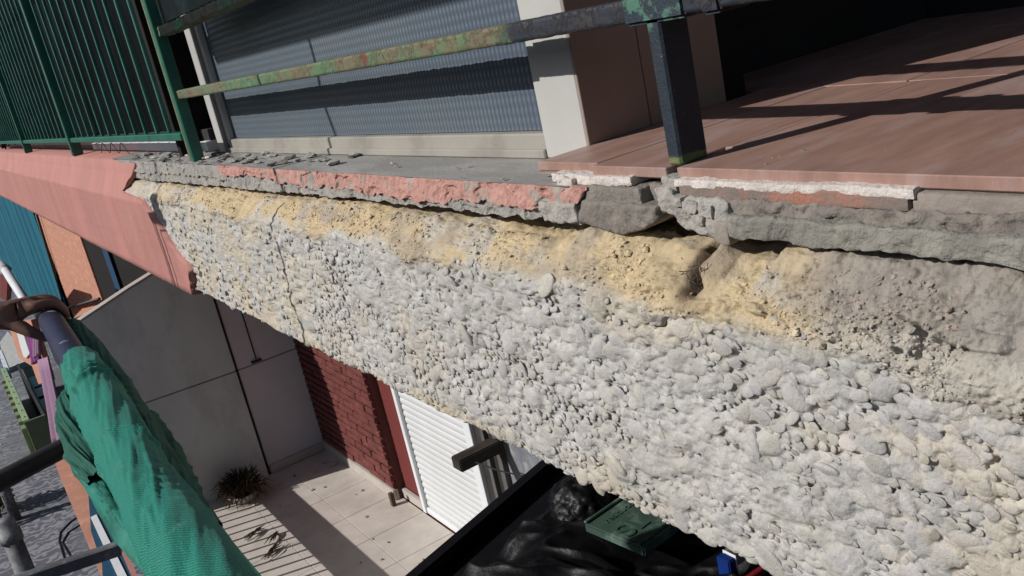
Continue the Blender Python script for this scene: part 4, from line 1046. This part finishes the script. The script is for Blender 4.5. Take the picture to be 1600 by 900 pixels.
xpoly('wall', .80, [(12, 505), (48, 500), (78, 596), (60, 600), (50, 572), (30, 560)], M['orangebrick'], pw)
xpoly('white_pilaster', .75, [(26, 518), (34, 514), (46, 552), (40, 560), (36, 556), (30, 535)], M['white'], pw)
xpoly('wall', .78, [(0, 425), (12, 430), (10, 470), (0, 465)], M['redpaint'], pw, lab='dark red strip at the left edge')
cr = thing('cream_slab', 'cream flat surface with cables left of the salmon facade', 'slab', (.5, 28, -8))
zpoly('slab', [(0, 535), (12, 518), (46, 562), (10, 576)], -7.6, .2, M['rubble'], cr)
zpoly('slab_edge', [(-4, 545), (2, 548), (14, 578), (8, 580)], -7.58, .3, M['white'], cr)
# pale green skip
ZK = -7.55
sk_ = thing('rubbish_skip', 'long pale green steel skip with dark inside standing on the paving', 'skip', (.3, 30, -9.2))
a1 = on(2, ZK, 38, 660); a2 = on(2, ZK, 72, 650); a3 = on(2, ZK, 3, 576)
yn = a1[1]; yf = a3[1]; x0, x1 = a1[0], a2[0]
box('end_panel', x0, x1, yn, yn + .08, -8.9, ZK, M['skipend'], sk_, .01)
rim_ = box('rim', x0 - .02, x0 + .14, yn + .081, yf, ZK - .12, ZK + .02, M['skip'], sk_, .01)
box('side_panel', x0, x0 + .07, yn + .08, yf, -8.9, ZK - .121, M['skip'], sk_, .01)
box('side_panel', x1 - .07, x1, yn + .081, yf, -8.9, ZK - .01, M['jamb'], sk_, .01)
box('bottom', x0 + .07, x1 - .07, yn + .08, yf, -8.9, -8.8, M['blackpl'], sk_, .01)
for k in range(9): box('rib', x0 - .12, x0 - .001, yn + .5 + k * (yf - yn - 1) / 8, yn + .9 + k * (yf - yn - 1) / 8, -8.88, ZK - .3, M['skipend'], sk_, .01)
for k in range(16): box('rivet', x0 + .045, x0 + .07, yn + .4 + k * .75, yn + .46 + k * .75, ZK + .021, ZK + .04, M['jamb'], rim_, 0)
# pallet of pale blocks beside the skip
for k, (a, b, lab) in enumerate((((33, 572), (48, 564), 'farthest pale block row beside the skip'), ((48, 600), (62, 594), 'middle pale block row beside the skip'), ((55, 616), (68, 610), 'pale block row next to the mauve cloth'), ((62, 632), (72, 626), 'nearest pale block row beside the skip'))):
    p = on(2, -7.9, *a); q2 = on(2, -7.9, *b); o = box('block_stack', p[0], p[0] + .45, p[1] - .8, p[1] + .9, -9.2, -7.9, M['rubble'], None, .03); tag(o, lab, 'blocks', 'pale blocks stacked beside the skip')
for k in range(14):
    p = np.array([RS.uniform(x0 + .15, x1 - .15), RS.uniform(yn + .5, yn + 4), -8.7]); V = ICO1[0] * np.array([.12, .2, .1]) * (1 + .3 * RS.uniform(-1, 1, (len(ICO1[0]), 1))) + p
    if k < 5: o = mesh('rubble_piece', V, ICO1[1], M['rubble' if k % 2 else 'grey_dark'], sk_)
# bollards and hoses on the street
b0 = on(2, -9.2, 26, 812)
o = tube('bollard', [b0, b0 + np.array([0, 0, 1.2])], .13, M['scaff'], None, 10); tag(o, 'grey steel bollard standing in the street paving', 'bollard')
leafy('street_shrub', on(2, -9.2, 2, 800), 300, .5, 1.2, mat('bright_leaf', (.10, .16, .03), (.05, .09, .02), 3), M['twig'], 'small green shrub behind the grey bollard', 'shrub', .12)
def gcurve(pts, lab, r=.016):
    P_ = [on(2, -9.185, *p) for p in pts]; o = tube('hose', P_, r, M['rope'], None, 5); tag(o, lab, 'hose')
gcurve([(135, 800), (110, 815), (94, 832), (92, 845), (104, 885)], 'outer dark hose curving on the paving')
gcurve([(128, 818), (106, 832), (97, 848), (110, 870), (150, 860)], 'inner dark hose curving on the paving')
# bench whose shade falls on the paving
be = thing('street_railing', 'low dark street railing on the paving near the bollard', 'railing', tuple(b0))
box('bar', b0[0] - 1.6, b0[0] - .25, b0[1] - .1, b0[1] - .02, -8.45, -8.35, M['jamb'], be); box('bar', b0[0] - 1.6, b0[0] - .25, b0[1] - .1, b0[1] - .02, -8.75, -8.68, M['jamb'], be)
for x in (-1.6, -.32): box('post', b0[0] + x, b0[0] + x + .07, b0[1] - .18, b0[1] - .101, -9.2, -8.3, M['jamb'], be)

# ================================================================== scaffold in the foreground
sg = thing('scaffold_guardrail', 'scaffold guardrail pipe wrapped in bright green debris netting', 'guardrail', (.15, 1.6, -.5))
def RP(x, y, z=-.5): return on(2, z, x, y)
c0, c1 = RP(72, 492), RP(112, 556)
far_, near_ = RP(88, 515), RP(330, 930)
tag(tube('pipe', [far_ + (far_ - near_) / np.linalg.norm(far_ - near_) * .26, far_, near_, near_ + (near_ - far_) * .35], .030, M['pipeblue'], sg, 20), 'navy pipe with scraped end')
# the netting: a lumpy sleeve
def sleeve(name, path, rads, m, seed, nu_=300, nv_=110, fold=.010, twist=3.0, extra=None, squash=None, wraps=()):
    path = np.array(path, float); t = np.linspace(0, 1, len(path)); tt = np.linspace(0, 1, nu_)
    def sm(a):
        from numpy import interp
        b = interp(tt, t, a); k = np.hanning(41); k /= k.sum(); bp = np.concatenate([np.full(20, b[0]) - (b[1:21][::-1] - b[0]), b, np.full(20, b[-1]) + (b[-1] - b[-21:-1][::-1])]); return np.convolve(bp, k, 'valid')
    c = np.stack([sm(path[:, k]) for k in range(3)], 1); r = sm(np.array(rads))
    d = np.gradient(c, axis=0); d /= np.linalg.norm(d, axis=1, keepdims=True)
    up = np.array([0, 0, 1.]); a = np.cross(d, up); a /= np.linalg.norm(a, axis=1, keepdims=True); b = np.cross(a, d)
    th = np.linspace(0, 2 * np.pi, nv_, endpoint=False)[None]; T = tt[:, None]
    len_ = np.linalg.norm(np.diff(c, axis=0), axis=1).sum(); S_ = T * len_
    cx, cy = np.cos(th), np.sin(th)
    sp_ = th + twist * S_
    fo = fold * (fbm(np.cos(sp_) * 1.5 + 5, np.sin(sp_) * 1.5, S_ * 2.4 + seed, 4) + .5 * (1 - np.abs(fbm(np.cos(sp_ * 1 + 1) * 2.2, np.sin(sp_) * 2.2, S_ * 3.5 + seed + 9, 2)) * 4).clip(0, 1))
    fo = fo + fold * .07 * fbm(cx * 5, cy * 5, S_ * 26 + seed, 3)
    R = r[:, None] * (1 + 0 * th) + fo
    for q, s0 in enumerate(wraps):
        w_ = S_ - s0 - .035 * np.sin(th + q * 1.3); R = R - .011 * np.exp(-(w_ / .007) ** 2) + .005 * np.exp(-((w_ - .016) / .010) ** 2)
    R = R + .0007 * np.sin(S_ * 150 + 2.5 * np.sin(th * 2) + 4 * fbm(cx * 2, cy * 2, S_ * 5, 2)) * sstep(-.1, .3, fbm(cx * 1.5, cy * 1.5, S_ * 4 + 9, 2))
    if squash is not None: R = R * (1 + squash * (cy < 0) * (-cy))
    G_ = c[:, None, :] + a[:, None, :] * (R * cx)[..., None] + b[:, None, :] * (R * cy)[..., None]
    V = G_.reshape(-1, 3); i = np.arange(nu_ - 1)[:, None] * nv_; j = np.arange(nv_)[None]; j2 = (j + 1) % nv_
    Fq = np.stack([i + j, i + j2, i + nv_ + j2, i + nv_ + j], -1).reshape(-1, 4)
    return fastmesh(name, V, Fq, m, sg)
pz = -.50
cpts = [(126, 568), (146, 606), (170, 652), (196, 704), (230, 764), (264, 820), (304, 886), (346, 955), (408, 1050)]
cr_ = [.036, .041, .041, .041, .041, .043, .045, .046, .047]
tag(sleeve('netting', [RP(x, y, pz) for x, y in cpts], cr_, M['net'], 3.3, fold=.0062, wraps=(.10, .17, .21, .52, 1.42)), 'bright green netting wound round the pipe')
cp2 = [(122, 596), (112, 630), (114, 670), (128, 712), (152, 752)]
tag(sleeve('dark_pocket', [on(2, -.56, x, y) for x, y in cp2], [.012, .024, .026, .024, .012], M['netdark'], 8.1, fold=.010, twist=-4, nu_=160), 'open pocket of netting on the street side, its shade in the darker green')
cp5 = [(112, 590), (101, 625), (101, 670), (116, 718), (146, 765), (186, 812), (236, 856)]
tag(sleeve('hem', [on(2, -.57, x, y) for x, y in cp5], [.004, .007, .007, .008, .010, .012, .010], M['net'], 6.1, fold=.002, nu_=160, nv_=24), 'rolled hem round the pocket')
cp6 = [(140, 735), (172, 778), (204, 822), (240, 858), (268, 900)]
tag(sleeve('loose_netting', [on(2, -.58, x, y) for x, y in cp6], [.012, .022, .024, .024, .02], M['netmid'], 4.4, fold=.006, nu_=160), 'loose fold of netting sagging below the pipe')
cp3 = [(112, 518), (140, 556), (178, 606), (214, 664), (244, 720), (276, 780), (312, 845)]
tag(sleeve('dark_fold', [on(2, -.555, x, y) for x, y in cp3], [.034, .038, .034, .030, .028, .028, .03], M['netdark'], 5.7, fold=.006), 'fold of netting on the shaded side, its shade in the darker green')
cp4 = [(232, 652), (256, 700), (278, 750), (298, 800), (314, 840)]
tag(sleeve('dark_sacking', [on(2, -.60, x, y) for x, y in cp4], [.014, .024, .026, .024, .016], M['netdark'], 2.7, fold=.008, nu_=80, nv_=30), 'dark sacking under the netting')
for (a, b, s, an) in ((150, 590, .058, .2), (160, 622, .058, .2)):
    pass
# cross tubes
def barpx(name, a, b, z, r, m, lab, ext=0, n=12):
    p, q = on(2, z, *a), on(2, z, *b); d = (q - p); o = tube(name, [p - d * ext, q], r, m, None, n); tag(o, lab, 'tube'); return o
ZL = -.80
A_ = on(2, ZL, 0, 752); B_ = on(2, ZL, 103, 698)
o = thing('scaffold_crossbar', 'thick dark scaffold tube crossing the green skip', 'tube', tuple(B_))
tube('tube', [A_ + (A_ - B_) * 1.5, A_, B_, B_ + (B_ - A_) * .25], .025, M['scaffdark'], o, 14)
A_ = on(2, -.95, -10, 922); A2 = on(2, -.95, 85, 888); B_ = on(2, -.95, 188, 856)
o = thing('scaffold_ladder_bar', 'scratched square grey bar crossing near the bottom edge', 'bar', tuple(B_))
d = (B_ - A_) / np.linalg.norm(B_ - A_); pr = np.cross(d, [0, 0, 1]); pr /= np.linalg.norm(pr); hh = np.array([0, 0, .022])
def obar(name, P0, P1, hw, hz, m, par):
    dd = (P1 - P0) / np.linalg.norm(P1 - P0); w_ = np.cross(dd, [0, 0, 1]); w_ /= np.linalg.norm(w_); w_ *= hw; h_ = np.array([0, 0, hz])
    V = [P0 - w_ - h_, P1 - w_ - h_, P1 + w_ - h_, P0 + w_ - h_, P0 - w_ + h_, P1 - w_ + h_, P1 + w_ + h_, P0 + w_ + h_]; return mesh(name, V, BF, m, par, bevel=.003)
obar('bar', A_ - d * .6, B_, .012, .015, M['scaff'], o)
# lower upright
P0 = np.array(on(1, 3.1, 6, 812)); P1 = P0 + np.array([0, 0, -2.2])
o = thing('scaffold_upright', 'grey galvanised upright tube with coupler in the lower left corner', 'tube', tuple(P1))
tb_ = tube('tube', [P0, P1], .028, M['scaff'], o, 16); tube('coupler', [P0 + np.array([0, 0, -.04]), P0 + np.array([0, 0, -.075])], .033, M['scaff'], tb_, 16)
for (zz) in (-.25,): tube('stub', [P0 + np.array([-.12, 0, zz]), P0 + np.array([-.02, .02, zz])], .015, M['scaffdark'], o, 10)
# platform upright under the netting, near bottom
P0 = on(1, 1.62, 205, 845); o = thing('scaffold_post', 'black scaffold post below the green netting', 'tube', tuple(P0 - np.array([0, 0, 2.])))
tube('tube', [P0 + np.array([.05, 0, .12]), P0 + np.array([.05, 0, -2.5])], .045, M['scaffdark'], o, 14)
tube('rod', [P0 + np.array([.115, 0, .08]), P0 + np.array([.115, 0, -2.5])], .006, M['scaff'], o, 8)
# ropes and toe board outside the picture; their shadows fall on the wall
r1 = tube('hanging_rope', [(-.25 + .003 * math.sin(z * 23), 2.622 + .012 * math.sin(z * 11) + .006 * math.sin(z * 31), z) for z in np.linspace(-.12, 3.5, 160)], .0075, M['rope'], None, 6); tag(r1, 'dark rope hanging outside the facade, its shadow crossing the concrete', 'rope')
r2 = thing('pulley_rope', 'pulley block on thin ropes outside the facade, its shadow on the pink slab edge', 'pulley', (-.5, 4.05, .35))
tube('rope', [(-.5 + .0 * z, 4.05 + .006 * math.sin(z * 9), z) for z in np.linspace(-.08, .36, 30)], .010, M['rope'], r2, 6)
tube('rope', [(-.5, 4.085, z) for z in (-.08, .36)], .0065, M['rope'], r2, 6); tube('rope', [(-.5, 4.0, z) for z in (-.08, .34)], .0065, M['rope'], r2, 6)
box('block', -.53, -.47, 3.985, 4.115, .335, .44, M['scaffdark'], r2, .01); tube('rope', [(-.5, 4.05, .42), (-.5, 4.05, 3.5)], .005, M['rope'], r2, 6)
tbd = box('toe_board', -.02, .015, 1.55, 3.36, .655, .83, M['darkwood'], None, .004); tag(tbd, 'timber toe board of the scaffold lift above', 'board')

# ------------------------------------------------------------------ the hand gripping the pipe end
def skin(name, chains, m, parent, sub=2):
    vs = []; es = []; rr = []
    for base_i, pts in chains:
        prev = base_i
        for p, r in pts:
            vs.append(p); rr.append(r); i = len(vs) - 1
            if prev is not None: es.append((prev, i))
            prev = i
    me = bpy.data.meshes.new(name); me.from_pydata([tuple(v) for v in vs], es, []); o = bpy.data.objects.new(name, me); C.objects.link(o)
    s = o.modifiers.new('skin', 'SKIN'); s.use_smooth_shade = True; s.branch_smoothing = .3
    if not me.skin_vertices: 
        bm = bmesh.new(); bm.from_mesh(me); bm.verts.layers.skin.verify(); bm.to_mesh(me); bm.free()
    for i, sv_ in enumerate(me.skin_vertices[0].data): sv_.radius = (rr[i], rr[i]); sv_.use_root = (i == 0)
    ss = o.modifiers.new('sub', 'SUBSURF'); ss.levels = sub; ss.render_levels = sub
    dg = bpy.context.evaluated_depsgraph_get(); me2 = bpy.data.meshes.new_from_object(o.evaluated_get(dg)); bpy.data.objects.remove(o)
    me2.materials.clear(); me2.materials.append(m); me2.polygons.foreach_set('use_smooth', [True] * len(me2.polygons))
    o = bpy.data.objects.new(name, me2); C.objects.link(o); o.parent = parent; o.location = -Vector(parent['base']); return o
HZ = -.44; HY = 2.55
def HP(x, y, Y=HY): return on(1, Y, x, y)
pe = thing('person', 'bare dark hand and forearm gripping the end of the scaffold pipe', 'person', tuple(HP(-60, 480)))
def ax_(Y):                                   # axis of the pipe at a given distance
    t = (Y - far_[1]) / (near_[1] - far_[1]); return far_ + (near_ - far_) * t
def around(Y, deg, rad):
    c = ax_(Y); a = math.radians(deg); return c + np.array([math.cos(a) * rad, 0, math.sin(a) * rad])
YH = 2.665
wr_ = around(YH, 152, .110); kn = around(YH, 132, .058)
arm = [(wr_ + np.array([-.52, .16, .06]), .050), (wr_ + np.array([-.30, .09, .035]), .046), (wr_ + np.array([-.12, .03, .012]), .037), (wr_, .031), ((wr_ + kn) / 2, .036), (kn, .034)]
ch = [(None, arm)]; nA = len(arm)
for k, (dy, ln) in enumerate(((-.046, .86), (-.017, 1.08), (.012, .98), (.040, .78))):
    Yk = YH + dy
    ch.append((nA - 1, [(around(Yk, 116, .054 + .004 * (k == 1)), .0142), (around(Yk, 86, .047), .0125), (around(Yk - .004, 86 - 38 * ln, .045), .0112), (around(Yk - .005, 86 - 74 * ln, .041), .0100), (around(Yk - .005, 86 - 104 * ln, .040), .0085)]))
ch.append((nA - 3, [(around(YH - .030, 170, .078), .022), (around(YH - .055, 192, .054), .0145), (around(YH - .062, 235, .045), .0108), (around(YH - .062, 265, .043), .009)]))
skin('arm', ch, M['skin'], pe)
